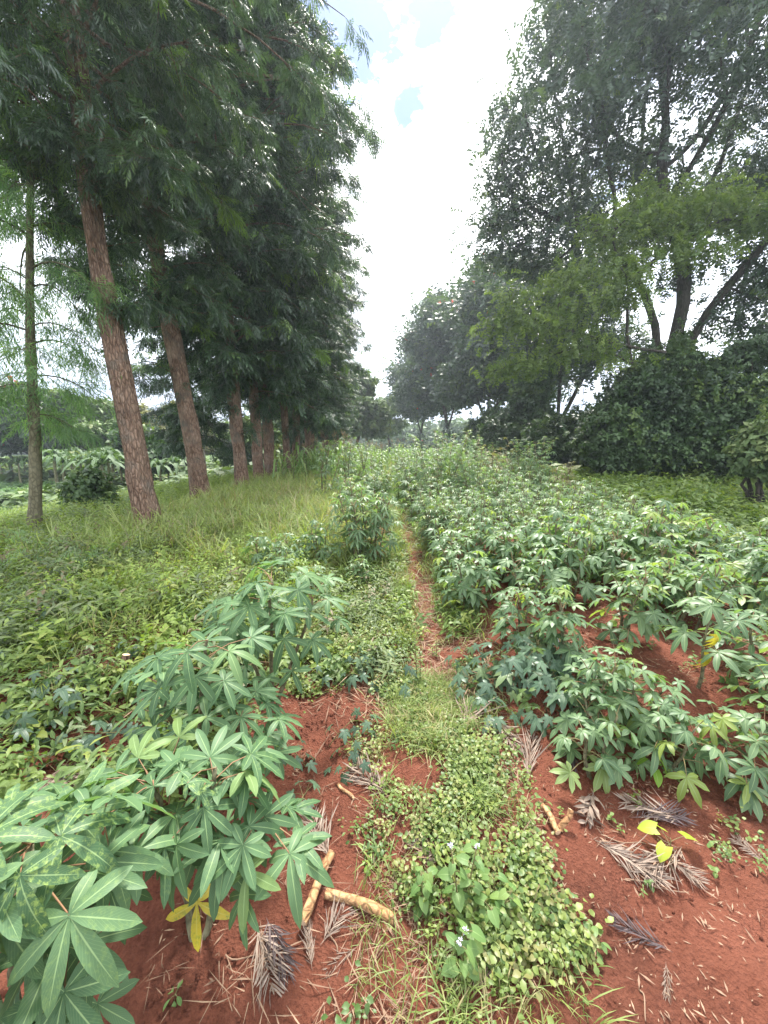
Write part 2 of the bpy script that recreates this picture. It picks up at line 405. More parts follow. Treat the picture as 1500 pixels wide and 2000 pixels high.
col = mixc(nt, mth(nt, 'MULTIPLY', mth(nt, 'SUBTRACT', .45, a2.outputs['Fac']), 4., clamp=True), col, (.05, .016, .011))
sxg = N(nt, 'ShaderNodeSeparateXYZ'); lk(nt, P, sxg.inputs[0])
ln = N(nt, 'ShaderNodeVectorMath', operation='LENGTH'); lk(nt, P, ln.inputs[0])
far = mth(nt, 'MULTIPLY', mth(nt, 'SUBTRACT', mth(nt, 'ADD', ln.outputs['Value'], mth(nt, 'MULTIPLY', a1.outputs['Fac'], 6.)), 9.), .2, clamp=True)
gcol = ramp(nt, a2.outputs['Fac'], [(.35, (.035, .07, .018)), (.6, (.085, .14, .035))])
col = mixc(nt, far, col, gcol)
hh = mth(nt, 'ADD', mth(nt, 'ADD', mth(nt, 'MULTIPLY', a2.outputs['Fac'], 1.), mth(nt, 'MULTIPLY', a4.outputs['Fac'], .45)), mth(nt, 'MULTIPLY', a3.outputs['Distance'], .5))
bp = N(nt, 'ShaderNodeBump', i_Strength=1., i_Distance=.02); lk(nt, hh, bp.inputs['Height'])
bs = N(nt, 'ShaderNodeBsdfPrincipled', i_Roughness=.92); bs.inputs['Specular IOR Level'].default_value = .15
lk(nt, col, bs.inputs['Base Color']); lk(nt, bp.outputs[0], bs.inputs['Normal']); lk(nt, bs.outputs[0], out.inputs[0])
M_SOIL = m
g = G(); g.add(np.stack([X, Y, Z], -1).reshape(-1, 3), Q)
tag(g.build('ground', M_SOIL), kind='structure')
def gz(x, y): return float(hgt(x, y))
def gp(px, py):
    """where the ground lies under a pixel of the photograph"""
    d = ray(px, py); t = CAM_H / max(-d[2], .02)
    for _ in range(12):
        p = np.array([0, 0, CAM_H]) + d * t
        t = (CAM_H - gz(p[0], p[1])) / max(-d[2], .02)
    return np.array([d[0] * t, d[1] * t, gz(d[0] * t, d[1] * t)])
# ------------------------------------------------------------------ tree materials
M_SILK = leaf_mat('silky_oak_leaf', (.022, .044, .026), (.062, .108, .058), odd=(.12, .20, .04), odd_at=.96, rmix=0., trans=.2, rough=.38, under=1.9, spec=.5)
M_SILKY = leaf_mat('young_silky_oak_leaf', (.09, .17, .075), (.16, .27, .12), odd=(.19, .29, .09), trans=.45, rough=.42, under=1.5)
M_TULIP = leaf_mat('dark_broad_leaf', (.028, .048, .034), (.066, .102, .062), odd=(.085, .125, .04), odd_at=.96, trans=.22, rough=.4, under=1.5, spec=.45)
M_OLIVE = leaf_mat('yellow_green_leaf', (.070, .115, .035), (.135, .19, .055), odd=(.17, .23, .06), trans=.42, rough=.45, under=1.4)
M_HEDGE = leaf_mat('hedge_leaf', (.028, .056, .024), (.075, .13, .046), odd=(.12, .18, .05), odd_at=.92, trans=.2, rough=.45, under=1.4)
M_FAR = leaf_mat('far_leaf', (.065, .11, .04), (.13, .19, .07), odd=(.17, .21, .08), trans=.2, rough=.6)
M_FAROL = leaf_mat('far_olive_leaf', (.13, .14, .055), (.21, .21, .09), trans=.2, rough=.6)
M_FARPINE = leaf_mat('far_pine_leaf', (.055, .095, .045), (.11, .16, .075), trans=.15, rough=.6)
M_BARK = bark_mat('red_brown_bark', (.09, .054, .036), (.215, .135, .092), (.36, .265, .20), moss=(.12, .105, .085), zs=.3, sc=11., bump=1.)
M_BARK_D = bark_mat('dark_grey_bark', (.03, .026, .022), (.075, .064, .052), (.13, .115, .095), moss=(.04, .06, .025))
M_BARK_Y = bark_mat('young_green_grey_bark', (.09, .08, .05), (.17, .155, .095), (.24, .22, .15), zs=.5, bump=.25)
M_FLOWER = plain_mat('red_flower', (.45, .045, .03), (.65, .12, .06), trans=.3)

# ------------------------------------------------------------------ templates
def pinnate(npair, L, pl, pw, seg=2, ang=RAD(42), droop=.35, pdroop=.3, rach=.006, taper=True, tip=True):
    parts = []
    V, Q, l = flat_leaf(L, rach, 3, droop, .4); V[:, 0] = np.sign(V[:, 0]) * rach; l[:, 0] = .5; parts.append((V, Q, l))
    for k in range(npair):
        s = .16 + .80 * k / max(npair - 1, 1)
        y = L * s; z = -droop * L * s * s
        f = (math.sin(PI * (.22 + .7 * s)) if taper else 1.)
        for sg in (-1, 1):
            R = rotz(sg * -(ang + .15 * math.sin(k * 2.1 + sg))) @ roty(sg * .25 * math.sin(k * 1.7)) @ rotx(-.25 + .2 * math.sin(k + sg))
            parts.append(move(flat_leaf(pl * f, pw * (.7 + .3 * f), seg, pdroop), R, (0, y, z)))
    if tip: parts.append(move(flat_leaf(pl * .7, pw, seg, pdroop), rotx(-droop), (0, L * .97, -droop * L * .95)))
    return merge(parts)
TP_SILK = [pinnate(8, 1., .42, .030, 2, RAD(40), dr, .35) for dr in (.25, .5)]
TP_AIRY = [pinnate(7, 1., .36, .017, 2, RAD(38), dr, .4, rach=.004) for dr in (.5, .9)]
TP_SILK_LO = [pinnate(5, 1., .46, .048, 2, RAD(40), dr, .35) for dr in (.3, .5)]
TP_BROAD = [pinnate(4, 1., .36, .105, 2, RAD(58), dr, .25, taper=False) for dr in (.25, .5)]
TP_BROAD_LO = [pinnate(3, 1., .42, .15, 2, RAD(60), dr, .25, taper=False) for dr in (.3,)]
def spray(n, L, W, seed, seg=2):
    """a small twig end: n simple leaves set round a point"""
    r = np.random.RandomState(seed); parts = []
    for k in range(n):
        a = k * 2.399 + r.rand(); e = r.uniform(-.5, .8)
        R = rotz(a) @ rotx(e); parts.append(move(lobe(L * r.uniform(.7, 1.1), W, seg, .25, .35), R, (0, 0, k * L * .12)))
    return merge(parts)
TP_SPRAY = [spray(7, 1., .27, s) for s in (1, 2, 3)]
TP_CLUMP = [merge([move(flat_leaf(r.uniform(.5, .9), r.uniform(.16, .3), 2, .3), rotz(r.rand() * 7) @ rotx(r.uniform(-.9, .9)), r.normal(0, .35, 3)) for k in range(9)]) for r in (np.random.RandomState(5), np.random.RandomState(6))]

# ------------------------------------------------------------------ a row tree with hanging feathery leaves
def silky_oak(seed, H, cb, R, r0, path, nbr=85, twigs=7, per=14, fl=.30, tps=TP_SILK, sides=14, low=(), shape=.35, side_bias=None, droop=.5):
    rs = np.random.RandomState(seed); np.random.seed(seed)
    gt = G(); gc = G(); F = []; D = []; U = []; S = []; RN = []
    zs = np.concatenate([np.linspace(-.15, 1.2, 12), np.linspace(1.35, cb + 1.5, 20), np.linspace(cb + 2, H, 16)])
    tp = np.array([[*path(z), z] for z in zs])
    rad = r0 * (np.clip(1 - zs / (H * 1.02), 0, 1) ** .8) + .012 + r0 * .55 * np.exp(-np.maximum(zs, 0) / .25)
    tube(gt, tp, rad, sides, rough=.16, seed=seed)
    def at_z(z): return np.array([np.interp(z, zs, tp[:, k]) for k in range(3)])
    for k in range(nbr):
        t = (k + rs.rand()) / nbr
        z = cb + (H - cb) * t ** 1.05
        prof = min(1., .55 + 1.4 * t) if t < shape else max(.12, 1 - ((t - shape) / (1 - shape)) ** 1.6 * .9)
        az = k * 2.399 + rs.uniform(-.5, .5); L = R * prof * rs.uniform(.65, 1.12)
        if side_bias is not None: L *= 1 + side_bias[1] * math.cos(az - side_bias[0])
        e = rs.uniform(.1, .6) + .3 * t
        d0 = np.array([math.cos(az) * math.cos(e), math.sin(az) * math.cos(e), math.sin(e)])
        s = np.linspace(0, 1, 6)[:, None]
        B = at_z(z) + d0 * L * s + np.array([0, 0, -1]) * droop * L * .8 * s ** 2.2
        tube(gt, B, np.linspace(.035 * (r0 / .2), .006, 6) * (L / R + .3), 5, cap=False, seed=k)
        for q in range(twigs):
            u = rs.uniform(.12, 1.0) if q else 1.
            p0 = np.array([np.interp(u, s[:, 0], B[:, m]) for m in range(3)])
            ta = az + rs.normal(0, .8); tl = rs.uniform(.25, .6) * (R / 2.6) ** .5
            td = nrm(np.array([math.cos(ta), math.sin(ta), rs.uniform(-.5, .45)]))
            tend = p0 + td * tl + np.array([0, 0, -.12])
            n = int(per * rs.uniform(.7, 1.3)); v = rs.rand(n) ** .7
            tubes3(gt, p0[None], tend[None], .006)
            pos = p0 + (tend - p0) * v[:, None] + rs.normal(0, .05, (n, 3))
            fa = ta + rs.normal(0, 1.0, n)
            fd = np.stack([np.cos(fa), np.sin(fa), rs.normal(-.35, .5, n)], 1)
            F.append(pos); D.append(fd); U.append(np.stack([rs.normal(0, .35, n), rs.normal(0, .35, n), np.ones(n)], 1)); S.append(fl * rs.uniform(.55, 1.15, n)); RN.append(np.full(n, .975) if rs.rand() < .05 else rs.rand(n) * .955)  # lime young tufts on some twigs; their colour also paints in sunlit highlights
    for (z, az, L, n) in low:      # leafy shoots low on the trunk
        p0 = at_z(z) + np.array([math.cos(az), math.sin(az), 0]) * r0 * .5
        p1 = p0 + np.array([math.cos(az), math.sin(az), .5]) * L; tubes3(gt, p0[None], p1[None], .012)
        v = rs.rand(n); pos = p0 + (p1 - p0) * v[:, None] + rs.normal(0, .10, (n, 3)) * (L / .5) ** .5; fa = az + rs.normal(0, 1.2, n)
        F.append(pos); D.append(np.stack([np.cos(fa), np.sin(fa), rs.normal(-.2, .5, n)], 1)); U.append(np.tile(UP, (n, 1))); S.append(fl * rs.uniform(.5, 1., n)); RN.append(rs.rand(n) * .93)
    F, D, U, S, RN = map(np.concatenate, (F, D, U, S, RN)); R3 = frames(D, U); pick = rs.randint(0, len(tps), len(F))
    for i, t in enumerate(tps):
        k = pick == i; scatter(gc, t, F[k], R3[k], S[k], RN[k])
    return gt, gc

# ------------------------------------------------------------------ a broad tree grown into a cloud of points
def grow(trunks, A, step=.45, infl=4., kill=.9, maxit=140, seed=0):
    nodes = []; par = []
    for tr in trunks:
        prev = -1
        for i, p in enumerate(tr):
            if i == 0 and len(tr) > 1 and isinstance(p, (int, np.integer)): prev = int(p); continue
            nodes.append(np.asarray(p, float)); par.append(prev); prev = len(nodes) - 1
    nodes = list(nodes); A = np.asarray(A, float); alive = np.ones(len(A), bool)
    nd = np.full(len(A), 1e9); ni = np.zeros(len(A), int)
    def upd(k0):
        for k in range(k0, len(nodes)):
            d = np.linalg.norm(A - nodes[k], axis=1); b = d < nd; nd[b] = d[b]; ni[b] = k
    upd(0); rs = np.random.RandomState(seed)
    for it in range(maxit):
        m = alive & (nd < infl)
        if not m.any():
            if alive.any() and it < 60: infl *= 1.5; continue
            break
        k0 = len(nodes)
        for n in np.unique(ni[m]):
            dirs = nrm(A[m & (ni == n)] - nodes[n]).sum(0); dirs = nrm(nrm(dirs) + rs.normal(0, .18, 3))
            nodes.append(nodes[n] + dirs * step); par.append(n)
        upd(k0); alive &= nd > kill
        if len(nodes) > 9000: break
    return np.array(nodes), np.array(par)
def limbs(g, nodes, par, tip=.012, ex=2.35, rmax=9., sides=9, bark_rough=.06, min_r=0.):
    n = len(nodes); ch = [[] for _ in range(n)]
    for i in range(n):
        if par[i] >= 0: ch[par[i]].append(i)
    r = np.zeros(n)
    for i in range(n - 1, -1, -1):
        r[i] = tip if not ch[i] else sum(r[c] ** ex for c in ch[i]) ** (1 / ex)
    r = np.minimum(r, rmax)
    sm = nodes.copy()
    for _ in range(2):
        s2 = sm.copy()
        for i in range(n):
            if par[i] >= 0 and len(ch[i]) >= 1:
                c = max(ch[i], key=lambda q: r[q]); s2[i] = .5 * sm[i] + .25 * (sm[par[i]] + sm[c])
        sm = s2
    stack = [i for i in range(n) if par[i] < 0]
    while stack:
        i = stack.pop(); chain = [i] if par[i] < 0 else [par[i], i]; rr = [r[i]] * len(chain)
        while ch[i]:
            c = max(ch[i], key=lambda q: r[q]); stack += [q for q in ch[i] if q != c]; chain.append(c); rr.append(r[c]); i = c
        if max(rr) < min_r: continue
        if len(chain) > 1:
            sd = sides if rr[0] > .12 else (6 if rr[0] > .04 else 4)
            tube(g, sm[chain], np.array(rr), sd, cap=False, rough=bark_rough if rr[0] > .05 else 0, seed=i)
    return sm, r, ch
def crown_pts(ells, n, rs, shell=.55):
    """points in a set of ellipsoids (cx,cy,cz,rx,ry,rz), kept mostly to their outer part"""
    vol = np.array([e[3] * e[4] * e[5] for e in ells]) ** .8; vol = np.maximum(vol / vol.sum(), .45 / len(ells)); vol /= vol.sum(); out = []
    for e, v in zip(ells, vol):
        k = max(4, int(n * v)); d = nrm(rs.normal(0, 1, (k, 3))); q = shell + (1 - shell) * rs.rand(k) ** .6
        out.append(np.array(e[:3]) + d * q[:, None] * np.array(e[3:6]))
    return np.concatenate(out)
def leaf_clumps(gc, tps, centres, per, sig, size, rs, ctr, up_bias=.2, hang=-.35):
    n = len(centres) * per
    P = np.repeat(centres, per, 0) + rs.normal(0, 1, (n, 3)) * np.array([sig, sig, sig * .48])
    o = nrm(P - ctr)
    D = nrm(rs.normal(0, 1, (n, 3)) * .8 + o * .5 + np.array([0, 0, hang])); U = np.stack([rs.normal(0, .5, n), rs.normal(0, .5, n), np.ones(n)], 1)
    R3 = frames(D, U); S = size * rs.uniform(.6, 1.15, n); pick = rs.randint(0, len(tps), n)
    for i, t in enumerate(tps):
        k = pick == i; scatter(gc, t, P[k], R3[k], S[k], rs.rand(k.sum()))
def broad_tree(seed, trunks, ells, natt, tps, per, sig, size, tip=.012, step=.45, kill=.9, ex=2.35, rmax=9., shell=.5, sides=9, tips_only=True, hang=-.35):
    rs = np.random.RandomState(seed); np.random.seed(seed)
    A = crown_pts(ells, natt, rs, shell)
    nodes, par = grow(trunks, A, step, 5., kill, seed=seed)
    gt = G(); gc = G(); sm, r, ch = limbs(gt, nodes, par, tip, ex, rmax, sides)
    tips = np.array([i for i in range(len(nodes)) if (not ch[i]) or (not tips_only and r[i] < tip * 2.2)])
    ctr = np.mean([e[:3] for e in ells], 0)
    leaf_clumps(gc, tps, sm[tips], per, sig, size, rs, ctr, hang=hang)
    return gt, gc, sm[tips]
def put_tree(name, label, cat, loc, gt, gc, mt, mc, group=None, rz=0., sc=1.):
    t = thing(name, loc, rz, label, cat, group, sc)
    a = gt.build('trunk', mt, t); b = gc.build('crown', mc, t); KIDS[t.name] = [a, b]
    return t

# ------------------------------------------------------------------ the row of silky oaks on the left
GR = 'tall silky oaks in a row beside the path'
def straight(dx, dy, cv=0., w=.04):
    return lambda z: (dx * z / 10 + cv * z * z / 100 + w * math.sin(z * .9), dy * z / 10 + w * math.cos(z * 1.1))
x, y = -3.93, 6.1
gt, gc = silky_oak(11, 15.5, 4.9, 3.2, .155, lambda z: (.12 * math.exp(-((z) / .8) ** 2) - .045 * z + .05 * math.sin(z * 1.1), .02 * z), 110, 8, 19, .33, TP_SILK, 18,
                   low=((3.35, .1, .35, 60), (3.6, 2.9, .3, 40), (4.3, 1.0, .5, 70)))
put_tree('silky_oak_tree', 'tall silky oak with thick leaning red-brown trunk beside the thin young tree', 'tree', (x, y, gz(x, y)), gt, gc, M_BARK, M_SILK, GR)
x, y = -4.3, 9.0
gt, gc = silky_oak(12, 18, 4.2, 3.3, .18, lambda z: (-.1 * z - .0 * z * z + .03 * math.sin(z), .02 * z), 110, 8, 18, .34, TP_SILK, 16,
                   low=((3.0, 3.4, .5, 60), (2.6, 2.9, .5, 40)))
oak2 = put_tree('silky_oak_tree', 'second tall silky oak from the young tree, its brown trunk rising out of tall grass', 'tree', (x, y, gz(x, y)), gt, gc, M_BARK, M_SILK, GR)
gt, gc = silky_oak(13, 18.5, 3.4, 3.6, .19, lambda z: (-.05 * z + .004 * z * z, .0), 105, 8, 19, .37, TP_SILK_LO, 12, shape=.5,
                   low=((2.4, 4.2, .6, 60), (1.7, .3, .5, 40), (2.9, 2.8, .8, 60)))
x, y = -4.15, 11.3
oak3 = put_tree('silky_oak_tree', 'third tall silky oak from the young tree, with rough brown trunk and low leafy shoots', 'tree', (x, y, gz(x, y)), gt, gc, M_BARK, M_SILK, GR)
gt, gc = silky_oak(14, 18.5, 3.0, 3.5, .16, lambda z: (-.01 * z, .01 * z), 105, 8, 19, .37, TP_SILK_LO, 12, shape=.5, low=((2.1, 3.6, .6, 50), (2.5, 5.5, .7, 70)))
x, y = -4.1, 12.6
oak4 = put_tree('silky_oak_tree', 'slim straight silky oak between two thicker brown trunks of the row', 'tree', (x, y, gz(x, y)), gt, gc, M_BARK, M_SILK, GR)
rowl = [(-4.05, 13.9, 3, .9, 'silky oak with a dark straight trunk nearest the maize', 1.0),
        (-3.95, 15.8, 4, 2.2, 'thin-trunked silky oak standing against the maize edge', .9)]
for (x, y, w_, rz, lb, sc) in rowl:
    dup(oak3 if w_ == 3 else oak4, (x, y, gz(x, y)), rz, sc, lb, GR)
for (x, y, w_, rz, sc) in ((-4.2, 18.4, 3, 3.6, .97), (-4.0, 20.4, 4, 4.8, .95), (-4.15, 22.8, 3, 5.5, .85), (-4.0, 25.8, 4, .6, .85), (-4.3, 29.5, 3, 1.7, .72), (-4.0, 34, 4, 2.9, .66)):
    dup(oak3 if w_ == 3 else oak4, (x, y, gz(x, y)), rz, sc, 'distant silky oak trunk behind the maize, one of the cluster where the row ends', 'far silky oaks where the row ends behind the maize')
# a dark low-branched one behind the row
gt, gc = silky_oak(17, 8.5, 1.6, 2.7, .16, straight(0, 0), 60, 7, 13, .42, TP_SILK_LO, 9)
x, y = -8.0, 16.5
put_tree('silky_oak_tree', 'low-branched dark bushy tree set back behind the tall brown trunks', 'tree', (x, y, gz(x, y)), gt, gc, M_BARK_D, M_SILK)
# the thin young tree
gt, gc = silky_oak(19, 7.6, 1.9, 1.25, .075, lambda z: (.145 * z + .02 * math.sin(z * 1.4), 0), 34, 7, 12, .40, TP_AIRY, 10, shape=.4, droop=.75)
x, y = -5.78, 6.2
put_tree('young_tree', 'thin young silky oak with slender grey trunk and airy light green fronds', 'tree', (x, y, gz(x, y)), gt, gc, M_BARK_Y, M_SILKY)

# ------------------------------------------------------------------ the line of broad trees on the right
def E(px, py, y, rx, ry, rz, base):
    c = at(px, py, y) - base; return (c[0], c[1], c[2], rx, ry, rz)
b = np.array([12.2, 17.0, 0.]); b[2] = gz(b[0], b[1])
T = lambda px, py, y: at(px, py, y) - b
ells = [E(1010, 205, 17, 1.2, 1.5, .9, b), E(1075, 120, 17.5, 1.3, 1.6, 1.1, b), E(1120, 230, 16, 1.7, 2, 1.1, b), E(1000, 310, 17, 1.2, 1.5, .9, b), E(1040, 390, 18, 1.6, 1.8, 1.1, b), E(990, 400, 18.5, 1.2, 1.5, .9, b), E(1090, 340, 17.5, 1.5, 1.8, 1., b),
        E(1180, 40, 17, 1.6, 2, 1.2, b), E(1250, 110, 16, 1.6, 2, 1.2, b), E(1200, 310, 18, 1.8, 2, 1.2, b), E(1330, 40, 16, 2, 2.5, 1.4, b), E(1400, 150, 15, 1.9, 2.2, 1.3, b), E(1300, 230, 17, 1.8, 2, 1.2, b),
        E(1460, 20, 15, 2, 2.2, 1.5, b), E(1500, 200, 17, 2, 2.2, 1.5, b), E(1400, 330, 18, 2, 2.2, 1.4, b), E(1500, 360, 16, 1.7, 2, 1.2, b), E(1560, 80, 16, 2.2, 2.2, 1.6, b), E(1120, 460, 18.5, 1.6, 1.8, 1.0, b), E(1000, 460, 19, 1.5, 1.8, 1.1, b), E(1010, 500, 18.5, 1.2, 1.4, .8, b), E(965, 505, 19.5, 1.2, 1.4, .8, b), E(950, 440, 19, .9, 1.2, .7, b), E(1060, 420, 17.5, 1.2, 1.4, .8, b), E(1060, 520, 19, 1.5, 1.8, 1.0, b),
        E(1250, 420, 19, 1.8, 2, 1.2, b), E(1600, 300, 17, 2.4, 2.4, 2., b), E(1640, 480, 16, 2, 2, 1.6, b), E(1470, 520, 16.5, 1.2, 1.4, .9, b), E(1420, 610, 16.5, .8, 1, .5, b), E(1490, 640, 16, .9, 1, .6, b), E(1450, 570, 17, 1., 1.2, .6, b), E(1530, 570, 16, 1.2, 1.2, .8, b), E(1390, 520, 17.5, 1, 1.2, .6, b), E(1310, 540, 18, .9, 1.2, .6, b), E(1140, 360, 19, 1.6, 1.6, 1., b), E(1230, 350, 19, 1.6, 1.6, 1., b), E(1330, 350, 18.5, 1.6, 1.6, 1., b), E(1090, 440, 19.5, 1.5, 1.6, .9, b), E(1350, -120, 17, 4, 4, 2., b), E(1180, -60, 17, 2, 3, 1.4, b), E(1500, -200, 18, 4, 4, 2, b)]
tr = [[(.0, 0, -.2), (-.05, 0, 1), (-.1, .1, 2.2), T(1302, 740, 17), T(1305, 690, 17), T(1325, 640, 17), T(1340, 600, 17), T(1345, 540, 17), T(1330, 470, 17.2), T(1300, 400, 17)],
      [(.3, .2, 2.2), T(1325, 720, 16.8), T(1345, 660, 16.8), T(1375, 610, 16.6), T(1420, 560, 16.4), T(1470, 510, 16.2), T(1520, 440, 16)],
      [(-.35, .1, 2.0), T(1280, 740, 17.2), T(1288, 690, 17.2), T(1290, 640, 17.3), T(1270, 580, 17.3), T(1230, 520, 17.4), T(1190, 460, 17.6)]]
gt, gc, tips = broad_tree(31, tr, ells, 1250, TP_BROAD, 38, .50, .44, tip=.03, step=.5, kill=.95, ex=2.1, rmax=.55, sides=10, tips_only=False, hang=-.2)
big = put_tree('broad_tree', 'huge dark broad-leaved tree with several thick stems rising from the ivy mound', 'tree', tuple(b), gt, gc, M_BARK_D, M_TULIP)
# the paler tree in front of it
b = np.array([9.6, 15.2, 0.]); b[2] = gz(b[0], b[1])
ells = [E(1000, 590, 15, .9, 1, .6, b), E(960, 640, 15.4, .8, .9, .5, b), E(1040, 640, 14.6, .9, 1, .6, b), E(1110, 590, 14.5, 1, 1.1, .55, b), E(1170, 540, 14.5, 1.1, 1.2, .6, b), E(1080, 540, 15.2, .9, 1, .5, b), E(1230, 580, 14.5, .9, 1, .5, b),
        E(1240, 480, 15, 1.2, 1.2, .6, b), E(1310, 430, 15, 1.3, 1.3, .7, b), E(1390, 390, 15, 1.4, 1.4, .7, b), E(1200, 430, 15, 1.1, 1.2, .6, b), E(1350, 500, 15, 1., 1.2, .5, b), E(1440, 440, 14.6, 1.2, 1.2, .6, b), E(1500, 420, 15, 1.3, 1.3, .7, b),
        E(960, 715, 15.2, .6, .8, .4, b), E(1005, 690, 14.8, .6, .8, .4, b), E(1280, 370, 15.4, 1.1, 1.2, .6, b), E(1150, 650, 14.3, .6, .7, .35, b)]
T = lambda px, py, y: at(px, py, y) - b
tr = [[(0.4, 0, -.2), T(1270, 800, 15.2), T(1245, 745, 15.1), T(1230, 700, 15), T(1218, 660, 15), T(1220, 600, 15), T(1240, 540, 15)],
      [T(1236, 712, 15.0), T(1200, 690, 14.9), T(1160, 668, 14.8), T(1120, 668, 14.8), T(1080, 690, 14.8), T(1050, 720, 14.9)],
      [T(1300, 688, 15.1), T(1250, 690, 15.0), T(1190, 664, 14.8), T(1130, 655, 14.7), T(1085, 640, 14.7), T(1040, 620, 14.8)],
      [T(1240, 540, 15), T(1300, 480, 15), T(1370, 440, 15), T(1430, 430, 14.9)]]
gt, gc, tips = broad_tree(32, tr, ells, 380, TP_BROAD, 38, .40, .34, tip=.02, step=.4, kill=.75, ex=2.2, rmax=.24, sides=9, tips_only=False)
put_tree('broad_tree', 'yellow-green spreading tree arching low across the front of the huge dark tree', 'tree', tuple(b), gt, gc, M_BARK_D, M_OLIVE)
# sparse sapling branch in the sky gap
b = np.array([9.4, 17.8, 0.]); b[2] = gz(b[0], b[1])
T = lambda px, py, y: at(px, py, y) - b
ells = [E(1190, 720, 17.8, .8, .6, .5, b), E(1150, 750, 17.8, .7, .6, .4, b), E(1220, 760, 17.8, .6, .5, .5, b), E(1130, 790, 17.8, .6, .5, .3, b)]
gt, gc, tips = broad_tree(33, [[(1.2, 0, -.1), T(1250, 800, 17.8), T(1215, 760, 17.8)], [T(1235, 785, 17.8), T(1190, 775, 17.8), T(1140, 800, 17.8)]], ells, 60, TP_BROAD, 8, .25, .36, tip=.014, step=.3, kill=.5, rmax=.08)
put_tree('sapling', 'thin sapling with sparse leaves showing against the sky gap', 'sapling', tuple(b), gt, gc, M_BARK_D, M_TULIP)

# a generic broad tree in three shapes, reused further down the line
def generic(seed, H, R, cb, r0, tps, mat_t, mat_c, name, label, loc, nat=260, per=14, size=.55, sig=.5, tip=.03, fork=True, group=None, flowers=0, cat='tree', open_=.5):
    rs = np.random.RandomState(seed)
    ells = []
    for k in range(13):
        a = k * 2.4 + rs.rand(); q = rs.uniform(.25, .72); z = cb + (H - cb) * rs.uniform(.12, .86)
        sh = math.sin(PI * min(.95, max(.12, (z - cb) / (H - cb) * .85 + .12)))
        ells.append((math.cos(a) * R * q * sh, math.sin(a) * R * q * sh, z, R * .36, R * .36, (H - cb) * .17))
    ells.append((0, 0, H - (H - cb) * .2, R * .4, R * .4, (H - cb) * .18))
    tr = [[(0, 0, -.3), (.05, 0, cb * .3), (-.1, .1, cb * .6)]]
    if fork: tr += [[(-.1, .1, cb * .6), (-R * .12, .1, cb * .85), (-R * .25, .2, cb * 1.15), (-R * .3, .1, cb * 1.5)], [(-.1, .1, cb * .6), (R * .08, 0, cb * .9), (R * .22, -.2, cb * 1.25), (R * .3, -.2, cb * 1.6)], [(-.1, .1, cb * .6), (0, R * .1, cb), (.1, R * .1, cb * 1.6)]]
    gt, gc, tips = broad_tree(seed, tr, ells, nat, tps, per, sig, size, tip=tip, step=H * .035, kill=H * .06, ex=2.2, rmax=r0, sides=8, tips_only=False, shell=open_)
    t = put_tree(name, label, cat, loc, gt, gc, mat_t, mat_c, group)
    if flowers:
        gf = G(); k = tips[rs.randint(0, len(tips), flowers)] + rs.normal(0, .35, (flowers, 3)); k[:, 2] += .3; o = nrm(k - np.array([0, 0, cb]))
        for q in range(5):
            scatter(gf, flat_leaf(.30, .10, 2, -.3), k, frames(o + rs.normal(0, .7, k.shape), UP), rs.uniform(.8, 1.4, flowers), rs.rand(flowers))
        KIDS[t.name].append(gf.build('blossom', M_FLOWER, t))
    return t
x, y = 11.6, 26.
generic(41, 13.5, 5.2, 4.2, .3, TP_BROAD, M_BARK_D, M_TULIP, 'broad_tree', 'dark broad tree with ivy-wrapped trunk next past the huge one', (x, y, gz(x, y)), 300, 16, .62)
x, y = 9.6, 36.
flame = generic(42, 17.5, 6.6, 5.2, .42, TP_BROAD_LO, M_BARK_D, M_TULIP, 'flame_tree', 'dark forked tree with scattered red blossoms and sky under its boughs', (x, y, gz(x, y)), 380, 24, .85, .75, .035, flowers=40)
flame2 = dup(flame, (7.6, 47, gz(7.6, 47)), 2.1, 1.05, 'dark red-flowered tree beyond the forked one, its crown reaching down to the crop')
dup(flame, (14.5, 41, gz(14, 41)), 4.0, 1.05, 'tall dark tree with red blossoms set back behind the forked one')
dup(flame, (5.6, 60, gz(5.6, 60)), 5.2, .95, 'last dark red-flowered tree before the path reaches the sky')
x, y = -3.2, 46.
pale = generic(43, 9.5, 4.6, 2.2, .25, TP_SPRAY, M_BARK_D, M_FAR, 'round_tree', 'pale green round tree closing the far end of the path', (x, y, gz(x, y)), 260, 14, .6, .55, fork=False)
dup(pale, (-7.5, 52, gz(-7, 52)), 2., 1.15, 'pale green tree half hidden behind the far silky oak trunks')
dup(pale, (1.0, 70, gz(1, 70)), 3.3, 1.0, 'small pale tree in the gap right at the end of the path')

# ------------------------------------------------------------------ trees beyond the left-hand field
far_spots = [(-27.5, 31, M_TULIP, 'flame_tree', 'red-topped flame tree behind the thin young trunk', 7.6, 4.2, 30, 1),
             (-25.5, 33.5, M_FAR, 'round_tree', 'bright green bushy tree behind the banana grove', 7.2, 3.8, 0, 2),
             (-22.5, 36, M_FAROL, 'round_tree', 'olive-brown thin-leaved tree above the banana grove', 6.6, 3.2, 0, 3),
             (-19.8, 39, M_FAROL, 'round_tree', 'yellowish olive tree between two tall brown trunks', 7.2, 3.4, 0, 4),
             (-16.6, 27, M_HEDGE, 'round_tree', 'small rounded dark green tree at the end of the banana grove', 4.2, 1.7, 0, 5),
             (-34, 40, M_FAR, 'round_tree', 'green tree on the far edge of the bean field beside the red-topped one', 8.5, 4.6, 0, 6)]
for (x, y, mc, nm, lb, H_, R_, fl_, sd) in far_spots:
    generic(50 + sd, H_, R_, H_ * .2, .16, TP_SPRAY, M_BARK_D, mc, nm, lb, (x, y, gz(x, y)), 190, 12, .5, .42, .02, fork=False, flowers=fl_)
